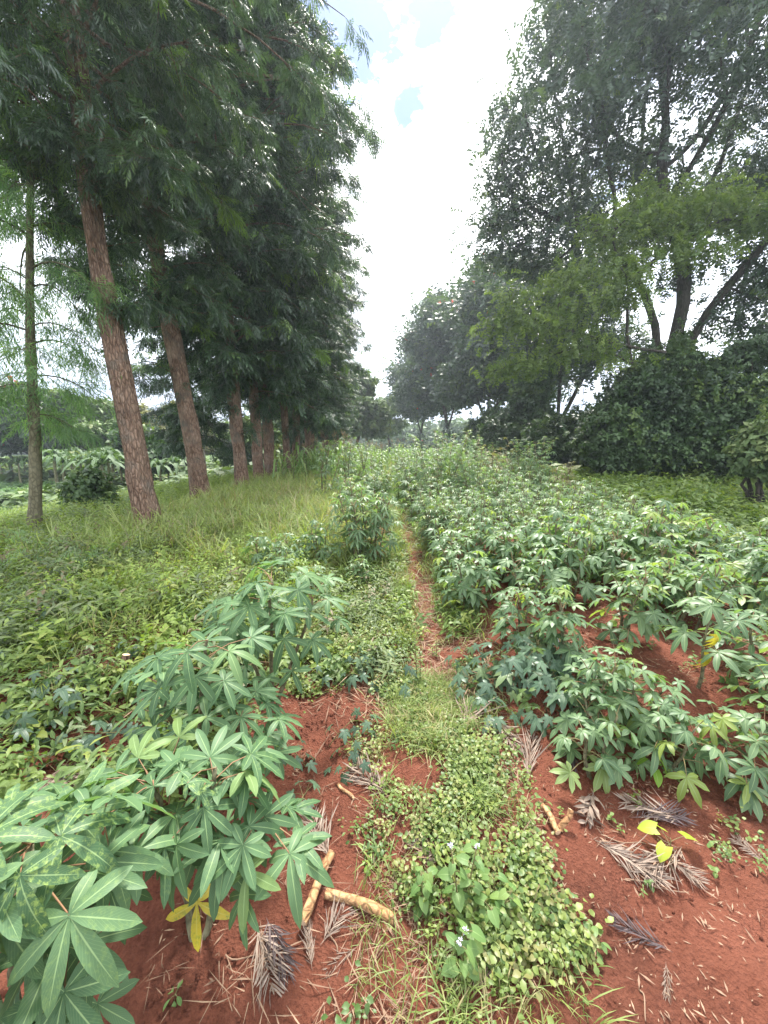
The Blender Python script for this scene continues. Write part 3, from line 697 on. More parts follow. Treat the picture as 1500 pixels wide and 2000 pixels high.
# leafless grey tree
rs = np.random.RandomState(71); x, y = -13.9, 30.
nodes, par = grow([[(0, 0, -.2), (0, 0, 1.2), (.1, 0, 2.2)]], crown_pts([(0, 0, 4., 2.4, 2., 1.9)], 170, rs, .3), .25, 4, .4, seed=71)
gt = G(); limbs(gt, nodes, par, .012, 2.4, .15, 7); t = thing('bare_tree', (x, y, gz(x, y)), 0, 'leafless pale grey tree between the tall brown trunks', 'tree'); gt.build('trunk', bark_mat('pale_grey_bark', (.2, .17, .13), (.32, .28, .22), (.4, .36, .3)), t)
x, y = -11.5, 33.
generic(58, 5.2, 3.2, .8, .12, TP_SPRAY, M_BARK_D, M_FAR, 'round_tree', 'low spreading green tree seen between the third and fourth silky oak trunks', (x, y, gz(x, y)), 190, 13, .5, .4, .02, fork=False)
for (x, y, s_, lb) in ((-9.5, 40, 1.0, 'green tree under the silky oaks, behind the thin-trunked ones'), (-13, 46, 1.2, 'dull green tree in the gap behind the row of brown trunks')):
    dup(pale, (x, y, gz(x, y)), x, s_ * .8, lb)
# wooded hill
rs = np.random.RandomState(81); gw = G()
nh = 5200; hx = rs.uniform(-135, -28, nh); hy = 118 + rs.uniform(-16, 16, nh)
crown_c = np.stack([rs.uniform(-140, -25, 150), 118 + rs.uniform(-16, 16, 150)], 1)
top = lambda xx: 7.0 + 6.5 * np.exp(-((xx + 92) / 24) ** 2)
P = []; S = []
for (cx_, cy_) in crown_c:
    h0 = top(cx_) * rs.uniform(.75, 1.12); r_ = rs.uniform(3., 5.); n = 110
    d = nrm(rs.normal(0, 1, (n, 3))); d[:, 2] = np.abs(d[:, 2]) * 1.3 - .4
    P.append(np.array([cx_, cy_, h0 - r_ * .9]) + d * r_ * rs.uniform(.75, 1.05, (n, 1))); S.append(rs.uniform(.7, 1.4, n))
    P.append(np.array([cx_, cy_, 0]) + np.stack([rs.normal(0, r_ * .5, 30), rs.normal(0, r_ * .5, 30), rs.uniform(0, h0 - r_, 30)], 1)); S.append(rs.uniform(1., 1.8, 30))
P = np.concatenate(P); S = np.concatenate(S); n = len(P)
scatter(gw, TP_CLUMP[0], P, frames(rs.normal(0, 1, (n, 3)), rs.normal(0, .6, (n, 3)) + UP), S * 1.3, rs.rand(n))
tag(gw.build('far_wood', M_FARPINE), 'wooded skyline beyond the fields', None, kind='stuff')
# tree line all the way round the horizon on the right, seen through gaps
gw = G(); P = []; S = []
for k in range(90):
    cx_ = rs.uniform(-26, 150); cy_ = 112 + rs.uniform(-12, 25); h0 = rs.uniform(5, 8); r_ = rs.uniform(3, 5); n = 90
    d = nrm(rs.normal(0, 1, (n, 3))); P.append(np.array([cx_, cy_, h0 - r_]) + d * r_); S.append(rs.uniform(.8, 1.5, n))
P = np.concatenate(P); P[:, 2] = np.maximum(P[:, 2], .2); S = np.concatenate(S); n = len(P)
scatter(gw, TP_CLUMP[1], P, frames(rs.normal(0, 1, (n, 3)), rs.normal(0, .6, (n, 3)) + UP), S * 1.4, rs.rand(n))
tag(gw.build('far_wood', M_FARPINE), None, None, kind='stuff')
# ------------------------------------------------------------------ bushes along the right-hand boundary
def bush(seed, name, label, loc, ells, nspray_, size, mc, group=None, cat='bush', tps=None, stems=7, ragged=.26):
    rs = np.random.RandomState(seed); np.random.seed(seed); gc = G(); gt = G(); P = []; O = []; nspray = int(nspray_ * 1.7)
    vol = np.array([e[3] * e[5] for e in ells]); vol = vol / vol.sum()
    for e, v in zip(ells, vol):
        n = int(nspray * v); d = nrm(rs.normal(0, 1, (n, 3)))
        q = np.where(rs.rand(n) < .72, rs.uniform(.82, 1.03, n), rs.uniform(.35, .85, n))
        wob = 1 + ragged * 3 * (vnoise(d[:, 0] * 2.6 + seed, d[:, 2] * 2.6 + d[:, 1] * 1.7, seed) - .5) + rs.exponential(.09, n)
        P.append(np.array(e[:3]) + d * (q * wob)[:, None] * np.array(e[3:6])); O.append(d)
    P = np.concatenate(P); O = np.concatenate(O); k = P[:, 2] > .02; P = P[k]; O = O[k]; n = len(P)
    D = nrm(O * .6 + rs.normal(0, .6, (n, 3)) + np.array([0, 0, -.25])); U = nrm(O * .8 + UP * .9 + rs.normal(0, .35, (n, 3)))
    R3 = frames(D, U); S = size * .72 * rs.uniform(.55, 1.2, n); tps = tps or TP_SPRAY; pick = rs.randint(0, len(tps), n)
    for i, t in enumerate(tps):
        k = pick == i; scatter(gc, t, P[k], R3[k], S[k], np.clip(1.15 * vnoise(P[k, 0] * 1.1 + P[k, 1], P[k, 2] * 1.3, seed) - .25 + .35 * rs.rand(k.sum()), 0, .98))
    # loose shoots standing out of the mass
    kk = rs.choice(len(P), max(8, len(P) // 130)); A_ = P[kk]; B_ = A_ + (O[kk] * .5 + UP * .6 + rs.normal(0, .3, (len(kk), 3))) * rs.uniform(.25, .8, (len(kk), 1)); tubes3(gc, A_, B_, .006)
    for f_ in np.linspace(.2, 1, 7):
        q = A_ + (B_ - A_) * f_; o_ = rs.normal(0, 1, q.shape); scatter(gc, (tps or TP_SPRAY)[0], q, frames(o_ + UP * .3, UP + rs.normal(0, .4, q.shape)), size * .6 * rs.uniform(.6, 1.1, len(q)), rs.uniform(.4, 1, len(q)))
    for k in range(stems):
        e = ells[k % len(ells)]; b0 = np.array([e[0] + rs.normal(0, e[3] * .2), e[1] + rs.normal(0, e[4] * .2), -.1]); b1 = np.array(e[:3]) + rs.normal(0, .3, 3) * np.array(e[3:6]); md = (b0 + b1) / 2 + rs.normal(0, .15, 3)
        tube(gt, [b0, (b0 + md) / 2 + rs.normal(0, .04, 3), md, (md + b1) / 2 + rs.normal(0, .06, 3), b1], [.05, .045, .035, .025, .01], 6, seed=k)
    t = thing(name, loc, 0, label, cat, group)
    KIDS[t.name] = [gt.build('stem', M_BARK_D, t), gc.build('foliage', mc, t)]
    return t
def bloc(x, y): return np.array([x, y, gz(x, y)])
GB = 'bushes along the boundary under the broad trees'
b = bloc(11.2, 15.2)
bush(101, 'ivy_mound', 'dark ivy-covered mound wrapped round the foot of the huge broad tree', tuple(b),
     [E(1250, 800, 15.2, 1.5, 1.4, 1.5, b), E(1310, 780, 16, 1.3, 1.3, 1.9, b), E(1200, 850, 15, 1.3, 1.3, 1.2, b), E(1330, 870, 14.6, 1.8, 1.4, 1.3, b), E(1240, 880, 14.5, 1.6, 1.2, 1., b), E(1260, 740, 15.8, .6, .6, .9, b), E(1325, 715, 16.4, .5, .5, 1., b)], 7600, .24, M_HEDGE, GB)
b = bloc(13.2, 14.2)
bush(102, 'tall_bush', 'tall dark bush rising to the edge of the picture beside the ivy mound', tuple(b),
     [E(1400, 800, 14.4, 1.5, 1.3, 1.1, b), E(1490, 790, 14, 1.4, 1.3, 1.0, b), E(1440, 860, 14, 1.8, 1.4, 1.5, b), E(1540, 830, 13.6, 1.7, 1.4, 1.6, b), E(1410, 725, 15, .8, .9, .4, b), E(1470, 690, 14.6, .8, .9, .45, b), E(1500, 900, 13, 1.6, 1.2, 1., b)], 7800, .25, M_HEDGE, GB)
b = bloc(9.3, 19.5)
bush(103, 'hedge_bush', 'rounded mid green bush filling the gap below the open sky', tuple(b),
     [E(1080, 870, 20, 1.5, 1.2, 1.1, b), E(1140, 862, 19, 1.4, 1.2, 1.2, b), E(1170, 880, 18, 1.3, 1.1, 1.0, b), E(1110, 850, 20, .9, .9, .8, b)], 4600, .24, M_HEDGE, GB)
b = bloc(9.8, 25.)
bush(104, 'ivy_column', 'tall dark column of ivy wrapped round a trunk', tuple(b),
     [E(1035, 790, 25.5, 1.0, 1.0, 1.9, b), E(1030, 850, 25, 1.7, 1.4, 1.7, b), E(1055, 740, 25.5, .7, .8, 1.1, b), E(990, 860, 24.5, 1.4, 1.2, 1.2, b)], 5200, .3, M_HEDGE, GB)
b = bloc(9.2, 31.)
bush(105, 'dark_bush', 'low dark bush between the ivy column and the forked flame tree', tuple(b),
     [E(945, 862, 31, 1.4, 1.4, 1.6, b), E(968, 850, 32, 1.3, 1.4, 1.9, b)], 3600, .36, M_HEDGE, GB)
b = bloc(8.6, 8.7)
bush(106, 'leafy_sapling', 'pale blue-green leafy sapling at the edge of the dark bush', tuple(b),
     [E(1495, 850, 8.7, .35, .4, .3, b), E(1480, 890, 8.6, .4, .4, .3, b), E(1525, 900, 8.5, .5, .4, .4, b)], 420, .24, M_FAR, None, 'sapling')
b = bloc(-7.2, 9.3)
bush(108, 'dark_shrub', 'small dark green shrub standing alone before the banana grove', tuple(bloc(-7.35, 9.4)), [(0, 0, .45, .42, .4, .3), (.1, 0, .75, .3, .3, .25), (-.2, .1, .3, .35, .3, .25), (.3, 0, .25, .3, .3, .2)], 420, .2, M_HEDGE, None, 'shrub')
# ------------------------------------------------------------------ cassava
M_CASS = leaf_mat('cassava_leaf', (.048, .104, .047), (.092, .168, .078), vein=(.27, .38, .17), odd=(.13, .20, .065), odd_at=.955, trans=.28, rough=.5, under=1.5, mott=(.24, .33, .09), rib=.3, spec=.22, rmix=0.)
M_CASSF = leaf_mat('cassava_field_leaf', (.070, .13, .060), (.14, .215, .105), vein=(.25, .33, .16), odd=(.19, .25, .06), odd_at=.955, trans=.32, rough=.45, under=1.6, vein_w=.09, spec=.35)
M_CASSB = leaf_mat('bronze_cassava_leaf', (.13, .11, .05), (.17, .17, .08), vein=(.25, .28, .14), trans=.3, rough=.45, under=1.4)
M_YEL = leaf_mat('yellowed_cassava_leaf', (.42, .33, .035), (.50, .42, .06), vein=(.5, .5, .16), trans=.35, rough=.5, under=1.1, mott=(.20, .26, .05))
M_CSTEM = bark_mat('cassava_stem', (.09, .085, .05), (.16, .15, .085), (.24, .22, .14), zs=.6, sc=16, bump=.3, rough=.8)
M_PET = plain_mat('leaf_stalk', (.17, .16, .07), (.24, .10, .065), 12, .6)
M_PETG = plain_mat('green_leaf_stalk', (.13, .16, .06), (.22, .20, .09), 12, .5)
def palmate(nl, seg, droop, seed, width=.118, fold=.22, lo=False, spread=128):
    r = np.random.RandomState(seed); parts = []
    A = np.linspace(-spread, spread, nl)
    for a in A:
        f = 1 - .48 * (abs(a) / spread) ** 1.7; f *= r.uniform(.93, 1.06)
        if lo: lb = flat_leaf(f, width * .8 * (.6 + .4 * f), 2, droop * r.uniform(.7, 1.3), .58)
        else: lb = lobe(f, width * (.6 + .4 * f), seg, fold * r.uniform(.6, 1.4), droop * r.uniform(.6, 1.4), .55, wav=.11, base=.12)
        parts.append(move(lb, rotz(-RAD(a + r.uniform(-6, 6))) @ rotx(r.uniform(-.12, .16)), (0, 0, r.uniform(-.004, .004))))
    return merge(parts)
TPC_HI = [palmate(n, 8, d, s) for n, d, s in ((7, .2, 1), (7, .4, 2), (7, .3, 3), (5, .25, 4), (6, .5, 5))]
TPC_MID = [palmate(n, 4, d, s, .15) for n, d, s in ((7, .25, 1), (7, .45, 2), (5, .3, 3), (6, .55, 5))]
TPC_LO = [palmate(n, 2, d, s, .15, lo=True) for n, d, s in ((7, .3, 1), (5, .4, 2), (6, .55, 3))]
TPC_NAR = [palmate(7, 3, d, s, .095) for d, s in ((.35, 11), (.55, 12), (.25, 13))]
TPC_WILT = [palmate(6, 6, 1.2, 21, .13, .5, spread=70)]

def cassava(seed, H, nst, nleaf, size, tps, lean=.22, low=.30, spread=.1, stem_r=.011, extra=None, mot=.0, pet=None):
    """stems with leaves on long stalks set spirally round their upper part"""
    rs = np.random.RandomState(seed); gs = G(); gf = G(); Pp = []; F = []; U = []; S = []; B = []
    for k in range(nst):
        az = rs.rand() * 7; b = np.array([math.cos(az), math.sin(az), 0]) * spread * (k > 0) * rs.uniform(.3, 1)
        la = az + rs.normal(0, .5); hh = H * rs.uniform(.78, 1.05); s = np.linspace(0, 1, 9)
        off = lean * hh * rs.uniform(.4, 1.2) * s ** 1.4
        st = b + np.stack([np.cos(la) * off + .012 * np.sin(s * 9 + k), np.sin(la) * off + .012 * np.cos(s * 8 + k), hh * s - .06], 1)
        tube(gs, st, stem_r * (1.25 - .75 * s) * rs.uniform(.8, 1.2), 7, rough=.08, seed=seed + k)
        for j in range(nleaf):
            t = low + (1 - low) * ((j + rs.rand()) / nleaf) ** .8
            p = np.array([np.interp(t, s, st[:, m]) for m in range(3)])
            a = j * 2.399 + rs.normal(0, .3) + k * 1.3; tt = (t - low) / (1 - low)
            e = -.25 + 1.15 * tt + rs.normal(0, .2); pl = size * (1.25 - .6 * tt) * rs.uniform(.8, 1.25)
            q = p + pl * np.array([math.cos(a) * math.cos(e), math.sin(a) * math.cos(e), math.sin(e)])
            B.append(p); Pp.append(q); F.append([math.cos(a), math.sin(a), rs.normal(-.42 + .35 * tt, .28)])
            U.append([rs.normal(0, .3), rs.normal(0, .3), 1]); S.append(size * (1.05 - .45 * max(0, tt - .55) / .45) * rs.uniform(.75, 1.15))
    B, Pp, F, U, S = map(np.array, (B, Pp, F, U, S))
    tubes3(gs, B, Pp, .0042 * (size / .17), sag=.012, m=1, rnd=rs.rand())
    R3 = frames(F, U); pick = rs.randint(0, len(tps), len(Pp))
    for i, tp in enumerate(tps):
        kk = pick == i; scatter(gf, tp, Pp[kk], R3[kk], S[kk], rs.rand(kk.sum()), mot * (rs.rand(kk.sum()) < .5))
    return gs, gf, B, Pp
def put_cassava(name, label, loc, gs, gf, mc=None, rz=0., sc=1., group=None, pet=None):
    t = thing(name, loc, rz, label, 'cassava plant', group, sc)
    KIDS[t.name] = [gs.build('stem', [M_CSTEM, pet or M_PET], t), gf.build('foliage', mc or M_CASS, t)]
    return t

# --- the near plants on the left, leaf by leaf: (pixel x, pixel y, distance along the ray, blade length, direction in the picture, mottled)
def near_plant(seed, base, stems, leaves, label, filler=(0, .15), yellow=(), mot=.0):
    rs = np.random.RandomState(seed); gf = G(); b = np.array(base); gst = []
    paths = []
    for st in stems:
        pts = np.array([np.array([0, 0, -.06])] + [along(*q) - b for q in st]); s = np.linspace(0, 1, len(pts)); ss = np.linspace(0, 1, 12)
        pth = np.stack([np.interp(ss, s, pts[:, m]) for m in range(3)], 1)
        for _ in range(2): pth[1:-1] = .5 * pth[1:-1] + .25 * (pth[:-2] + pth[2:])
        pth[1:-1] += rs.normal(0, .004, (10, 3)); paths.append(pth)
        gs = G(); tube(gs, pth, np.linspace(.013, .006, 12), 8, rough=.08, seed=seed); gst.append(gs)
    allp = np.concatenate(paths)
    def root_for(q):
        d = np.linalg.norm((allp - q) * np.array([1, 1, .8]), axis=1) + np.where(allp[:, 2] > q[2] - .02, .25, 0)
        return allp[np.argmin(d)]
    Pp, F, U, S, A, M = [], [], [], [], [], []
    for lf in leaves:
        px, py, t, L, ang = lf[:5]; mo = lf[5] if len(lf) > 5 else mot
        q = along(px, py, t) - b; fx, fy = math.cos(RAD(ang)), math.sin(RAD(ang))
        # in the picture: right = +x, up = away and up
        F.append([fx, fy * .8, fy * .45 - .22 + rs.normal(0, .08)]); U.append([rs.normal(0, .15), -.25 + rs.normal(0, .15), 1.]); Pp.append(q); S.append(L * LEAF_S); M.append(mo)
    n, fs = filler
    for k in range(n):
        pth = paths[rs.randint(len(paths))]; p = pth[rs.randint(8, 12)]; a = rs.rand() * 7; e = rs.uniform(-.3, .6)
        q = p + fs * rs.uniform(.6, 1.3) * np.array([math.cos(a) * math.cos(e), math.sin(a) * math.cos(e), math.sin(e) - .15])
        F.append([math.cos(a), math.sin(a), rs.normal(-.35, .25)]); U.append([rs.normal(0, .3), rs.normal(0, .3), 1.]); Pp.append(q); S.append(fs * rs.uniform(.75, 1.1)); M.append(max(mot, .25 * rs.rand()))
    Pp, F, U, S, M = map(np.array, (Pp, F, U, S, M))
    B = np.array([root_for(q) for q in Pp]); tubes3(gf, B, Pp, .0025, sag=.015, m=1, rnd=.75)
    R3 = frames(F, U); pick = rs.randint(0, len(TPC_HI), len(Pp))
    for i, tp in enumerate(TPC_HI):
        k = pick == i; scatter(gf, tp, Pp[k], R3[k], S[k], rs.uniform(0., .97, k.sum()), M[k])
    t = thing('cassava_plant', tuple(b), 0, label, 'cassava plant', GN); KIDS[t.name] = [q.build('stem', M_CSTEM, t) for q in gst] + [gf.build('foliage', [M_CASS, M_PET], t)]
    for (px, py, tt, L, ang, lb) in yellow:
        gy = G(); q = along(px, py, tt) - b; r0 = root_for(q); tubes3(gy, r0[None], q[None], .003, m=0)
        fx, fy = math.cos(RAD(ang)), math.sin(RAD(ang)); scatter(gy, TPC_HI[3], q[None], frames(np.array([[fx, fy * .5, fy * .75]]), np.array([[0, -.9, .45]])), [L], [.5], [.8])
        o = gy.build('withered_leaf', M_YEL, t); o['label'] = lb; KIDS[t.name].append(o)
    return t
LEAF_S = .82
GN = 'large cassava plants on the soil beside the weedy strip'
near_plant(201, gp(60, 2090), [[(20, 1900, .95), (60, 1750, .85), (60, 1650, .86)], [(-60, 1850, .9), (-90, 1700, .85)], [(120, 1900, 1.0), (150, 1760, .98), (200, 1600, 1.02)]],
    [(38, 1710, .74, .165, -80, 1.), (118, 1632, .84, .19, 20, .8), (135, 1788, .76, .19, -40, .3), (-5, 1800, .74, .18, -70, .4), (125, 1937, .80, .20, -75, .1), (215, 1663, .92, .16, -20, .3), (20, 1585, .84, .13, 120, .8), (-40, 1640, .76, .18, 60, .6), (170, 1840, .92, .17, -20, 0),
     (145, 1590, .96, .20, 60, .7), (60, 1560, 1.06, .16, 150, .5), (-60, 1930, .76, .2, 180, .2), (30, 2010, .82, .19, -100, 0), (215, 1740, 1.0, .15, -15, 0), (-70, 1760, .7, .19, 170, .3), (80, 1850, .84, .17, -120, .1), (190, 1960, .95, .15, -60, 0), (10, 1690, .95, .17, 100, .3), (100, 1700, .95, .17, 40, .2)],
    'biggest mottled cassava plant filling the corner, its leaves blotched yellow-green', (26, .16))
near_plant(202, gp(385, 1850), [[(378, 1760, 1.34), (400, 1660, 1.2), (415, 1560, 1.14), (420, 1500, 1.12)], [(360, 1740, 1.3), (320, 1600, 1.16), (300, 1530, 1.12)], [(420, 1740, 1.3), (500, 1640, 1.22), (520, 1590, 1.2)]],
    [(345, 1650, 1.02, .165, -100, .1), (430, 1673, 1.06, .17, -85), (515, 1595, 1.18, .145, 5), (300, 1535, 1.08, .155, 150, .2), (398, 1578, 1.08, .15, -20, .1), (450, 1515, 1.16, .15, 40), (345, 1500, 1.16, .15, 100), (250, 1600, 1.1, .16, 180, .3), (480, 1560, 1.2, .14, 20), (270, 1480, 1.2, .16, 130, .2), 
     (390, 1640, 1.12, .15, -60), (300, 1610, 1.14, .15, -130), (470, 1640, 1.2, .13, -60), (365, 1530, 1.02, .08, 60, .9), (390, 1545, 1.04, .07, -40, .9), (410, 1480, 1.18, .16, 90), (490, 1470, 1.26, .15, 40), (350, 1440, 1.3, .16, 120)],
    'cassava plant with one yellow leaf hanging over bare red soil', (24, .14), yellow=[(385, 1762, 1.20, .135, -85, 'yellow withered leaf drooping above the soil')])
near_plant(203, gp(400, 1600), [[(395, 1500, 1.75), (385, 1400, 1.62), (400, 1290, 1.55), (405, 1250, 1.52)], [(360, 1480, 1.75), (330, 1400, 1.62), (320, 1340, 1.58)], [(440, 1480, 1.75), (470, 1420, 1.66), (480, 1390, 1.62)]],
    [(310, 1347, 1.52, .185, 190), (382, 1322, 1.5, .175, -80), (437, 1330, 1.55, .17, -10), (402, 1252, 1.55, .165, 80), (345, 1290, 1.6, .17, 150), (403, 1402, 1.5, .18, 60), (490, 1245, 1.66, .15, 20), (360, 1420, 1.48, .17, 200), (470, 1400, 1.56, .16, -20), (520, 1430, 1.62, .16, 10), (300, 1420, 1.55, .17, 180), (440, 1460, 1.5, .17, -60), (340, 1380, 1.6, .16, 120), (500, 1350, 1.75, .14, 30), (540, 1470, 1.62, .15, -20), (450, 1380, 1.66, .15, 70)],
    'cassava plant with spread pale-veined leaves behind the one with the yellow leaf', (22, .15))
near_plant(204, gp(530, 1385), [[(532, 1330, 2.25), (530, 1250, 2.08), (528, 1160, 2.0), (530, 1130, 2.0)], [(560, 1320, 2.25), (600, 1220, 2.15), (610, 1170, 2.1)], [(505, 1320, 2.25), (470, 1230, 2.1), (460, 1200, 2.05)]],
    [(485, 1240, 1.95, .19, -130), (555, 1248, 1.95, .20, -80), (530, 1168, 1.9, .16, 80, .9), (600, 1195, 2.05, .18, 0), (490, 1150, 2.05, .16, 110), (640, 1170, 2.15, .17, 10), (580, 1130, 2.1, .16, 60), (430, 1220, 2.05, .18, 180), (610, 1250, 2.05, .18, -20), (520, 1325, 2.12, .16, -95), (570, 1310, 2.15, .16, -50), (480, 1300, 2.1, .17, 200), (660, 1210, 2.2, .15, 0), (550, 1200, 2.0, .16, 20), (450, 1180, 2.1, .15, 150), (640, 1130, 2.25, .14, 40)],
    'upright cassava plant with visible stem over a bare soil patch near the path', (26, .16), mot=.1)

# --- shapes that repeat over the rows
np.random.seed(3)
VM = []      # middle-distance shapes
for i, (H_, ns_, nl_, sz) in enumerate(((.62, 3, 13, .15), (.55, 2, 15, .16), (.75, 3, 13, .15), (.48, 3, 10, .14))):
    gs, gf, _, _ = cassava(300 + i, H_, ns_, nl_, sz, TPC_MID, low=.28, spread=.12)
    VM.append((gs.mesh('cassava_stem_mesh', [M_CSTEM, M_PET]), gf.mesh('cassava_foliage_mesh', M_CASSF), gf.mesh('cassava_bronze_mesh', M_CASSB)))
VL = []      # far shapes
for i, (H_, ns_, nl_, sz, tp) in enumerate(((1.05, 4, 17, .16, TPC_LO), (1.2, 4, 18, .16, TPC_LO), (.9, 4, 15, .16, TPC_LO), (1.5, 4, 22, .16, TPC_LO))):
    gs, gf, _, _ = cassava(320 + i, H_, ns_, nl_, sz, tp, low=.2, spread=.2)
    VL.append((gs.mesh('cassava_stem_mesh', [M_CSTEM, M_PET]), gf.mesh('cassava_foliage_mesh', M_CASSF), gf.mesh('cassava_bronze_mesh', M_CASSB)))
VT = []      # tall bushy narrow-leaved shapes
for i, (H_, ns_, nl_) in enumerate(((1.0, 10, 24), (1.7, 8, 26))):
    gs, gf, _, _ = cassava(340 + i, H_, ns_, nl_, .135, TPC_NAR, low=.30, spread=.2, lean=.25, stem_r=.009)
    VT.append((gs.mesh('cassava_stem_mesh', [M_CSTEM, M_PET]), gf.mesh('cassava_foliage_mesh', M_CASSF), None))
def plant(v, x, y, rz, sc, label, group, bronze=False, zsc=1., tilt=(0, 0)):
    t = thing('cassava_plant', (x, y, gz(x, y)), rz, label, 'cassava plant', group, sc, tilt); t.scale = (sc, sc, sc * zsc)
    for nm, me in (('stem', v[0]), ('foliage', v[2] if bronze else v[1])):
        o = bpy.data.objects.new(nm, me); COL.objects.link(o); o.parent = t
    return t
rs = np.random.RandomState(9)
# nearest plants of the right-hand bed, told apart by where they stand
GRB = 'cassava plants in the bed right of the path'
near_right = [((1165, 1505), 3, .78, 'low cassava plant at the very edge of the bank, over bare red soil'),
              ((1290, 1490), 3, .72, 'small cassava plant beside the bright green heart-leaved seedling'),
              ((1440, 1530), 1, .72, 'cassava plant with drooping leaves over the soil at the bed corner'),
              ((1240, 1420), 1, .72, 'cassava plant between the bank edge and the one with yellow leaves'),
              ((1500, 1440), 0, .8, 'cassava plant cut by the picture edge above the bed corner'),
              ((1150, 1400), 0, .72, 'cassava plant behind the dark sweet potato vines'),
              ((1100, 1290), 2, .72, 'cassava plant just above the pale blue trumpet flower'),
              ((1010, 1250), 1, .8, 'cassava plant leaning over the straw-covered path'),
              ((1470, 1330), 1, .85, 'bushy cassava plant just behind the one with yellow leaves')]
used = []
for (px, py), v, sc, lb in near_right:
    p = gp(px, py); plant(VM[v], p[0], p[1], rs.rand() * 7, sc, lb, GRB); used.append((p[0], p[1]))
# the thin one with two yellow leaves
p = gp(1362, 1345); used.append((p[0], p[1]))
gs, gf, B, Pp = cassava(361, .62, 1, 11, .15, TPC_HI, lean=.05, low=.45, stem_r=.010)
t = put_cassava('cassava_plant', 'thin upright cassava plant with two big hanging yellow leaves', tuple(p), gs, gf, M_CASSF, 0, 1., GRB, pet=M_PETG)
for k, (px, py, L, lb) in enumerate(((1385, 1280, .105, 'lower yellow wilted leaf'), (1400, 1243, .09, 'upper yellow wilted leaf with brown tips'))):
    gy = G(); q = at(px, py, p[1] - .06) - p; tubes3(gy, np.array([[0.01, 0, q[2] - .06]]), q[None], .003)
    scatter(gy, TPC_WILT[0], q[None], frames(np.array([[.35, -.25, -.8]]), np.array([[.3, -.8, .4]])), [L], [.4 + .3 * k], [.3])
    o = gy.build('withered_leaf', M_YEL, t); o['label'] = lb; KIDS[t.name].append(o)
# rows up to the edge of the crop
GF_ = 'packed cassava plants of the field right of the path'
cnt = 0; y = 2.35
lab_n = 'leafy cassava plant packed in the nearer rows of the crop beside the path'
lab_m = 'bushy cassava plant in the middle rows of the packed crop'
lab_f = 'taller cassava plant in the far rows, before the dark bushes'
while y < 17:
    x = (.98 if y < 2.7 else .82); xe = 1.15 * y if y < 3.6 else 4.15 + .02 * y
    stp = .46 if y < 5 else .62
    while x < xe:
        px_, py_ = x + rs.normal(0, .08), y + rs.normal(0, .1)
        if all((px_ - a) ** 2 + (py_ - b_) ** 2 > .2 for a, b_ in used) and cnt < 285:
            if y < 4.6: v = VM[rs.randint(0, 3)]; sc = rs.uniform(.82, 1.15) * (.9 + .06 * (y - 2.3)); lb = lab_n
            elif y < 8: v = VL[rs.choice([0, 2])]; sc = rs.uniform(.62, .82) + .07 * (y - 5); lb = lab_m
            else: v = VL[rs.choice([0, 1, 2])]; sc = rs.uniform(.9, 1.15); lb = lab_f
            br = 5 < y < 12 and rs.rand() < .07
            if br: lb = 'bronze-tinted cassava plant among the green ones of the field'
            plant(v, px_, py_, rs.rand() * 7, sc, lb, GF_ if not br else 'bronze cassava plants in the field', br, rs.uniform(.9, 1.1)); cnt += 1
        x += stp
    y += stp * .92
# the tall bushy ones beside the path
for (px, y, v, sc, lb) in ((715, 5.0, 0, 1.12, 'dense bushy silver-green cassava clump standing alone left of the path'), (690, 7.6, 0, .95, 'silver-green cassava clump behind the lone one, beside the tall grass'), (735, 8.6, 0, 1.05, 'cassava clump left of the path where it dives between the crops'),
                           (860, 8.2, 1, 1.0, 'tallest silvery cassava clump at the right edge of the path'), (905, 9.4, 1, .96, 'tall cassava clump just beyond the tallest silvery one'), (810, 9.8, 1, .85, 'cassava clump crowding the far path from the right-hand crop'), (935, 7.4, 1, .8, 'broad cassava clump in front of the ivy column'),
                           (860, 5.6, 0, .85, 'small bushy cassava clump with yellow shoots beside the path'), (1040, 9.0, 1, .92, 'tall cassava clump rising before the low dark hedge')):
    x = (px - 750) / FPX * y; plant(VT[v], x, y, rs.rand() * 7, sc, lb, 'tall bushy cassava clumps along the path')
for k, (px, y, sc, lb) in enumerate(((505, 4.3, .8, 'small pale cassava plant at the edge of the weeds, before the tall grass'), (560, 4.5, .75, 'small cassava plant just before the lone silver-green clump'), (625, 4.6, .8, 'low cassava plant crowding the foot of the lone clump'), (690, 4.2, .6, 'little cassava plant in front of the lone clump, beside the path'), (600, 3.6, .7, 'cassava plant behind the upright one with the visible stem'), (540, 3.9, .6, 'small cassava plant beyond the tall dark stalked weed'))):
    plant(VM[k % 3], (px - 750) / FPX * y, y, rs.rand() * 7, sc, lb, 'small cassava plants left of the path')
for k in range(26):
    y = 9 + k * .42; plant(VL[rs.choice([0, 1, 3])], -.75 + rs.normal(0, .22) + .0 * y, y, rs.rand() * 7, rs.uniform(.8, 1.05), 'cassava plant of the row along the left side of the far path', 'cassava row left of the far path')

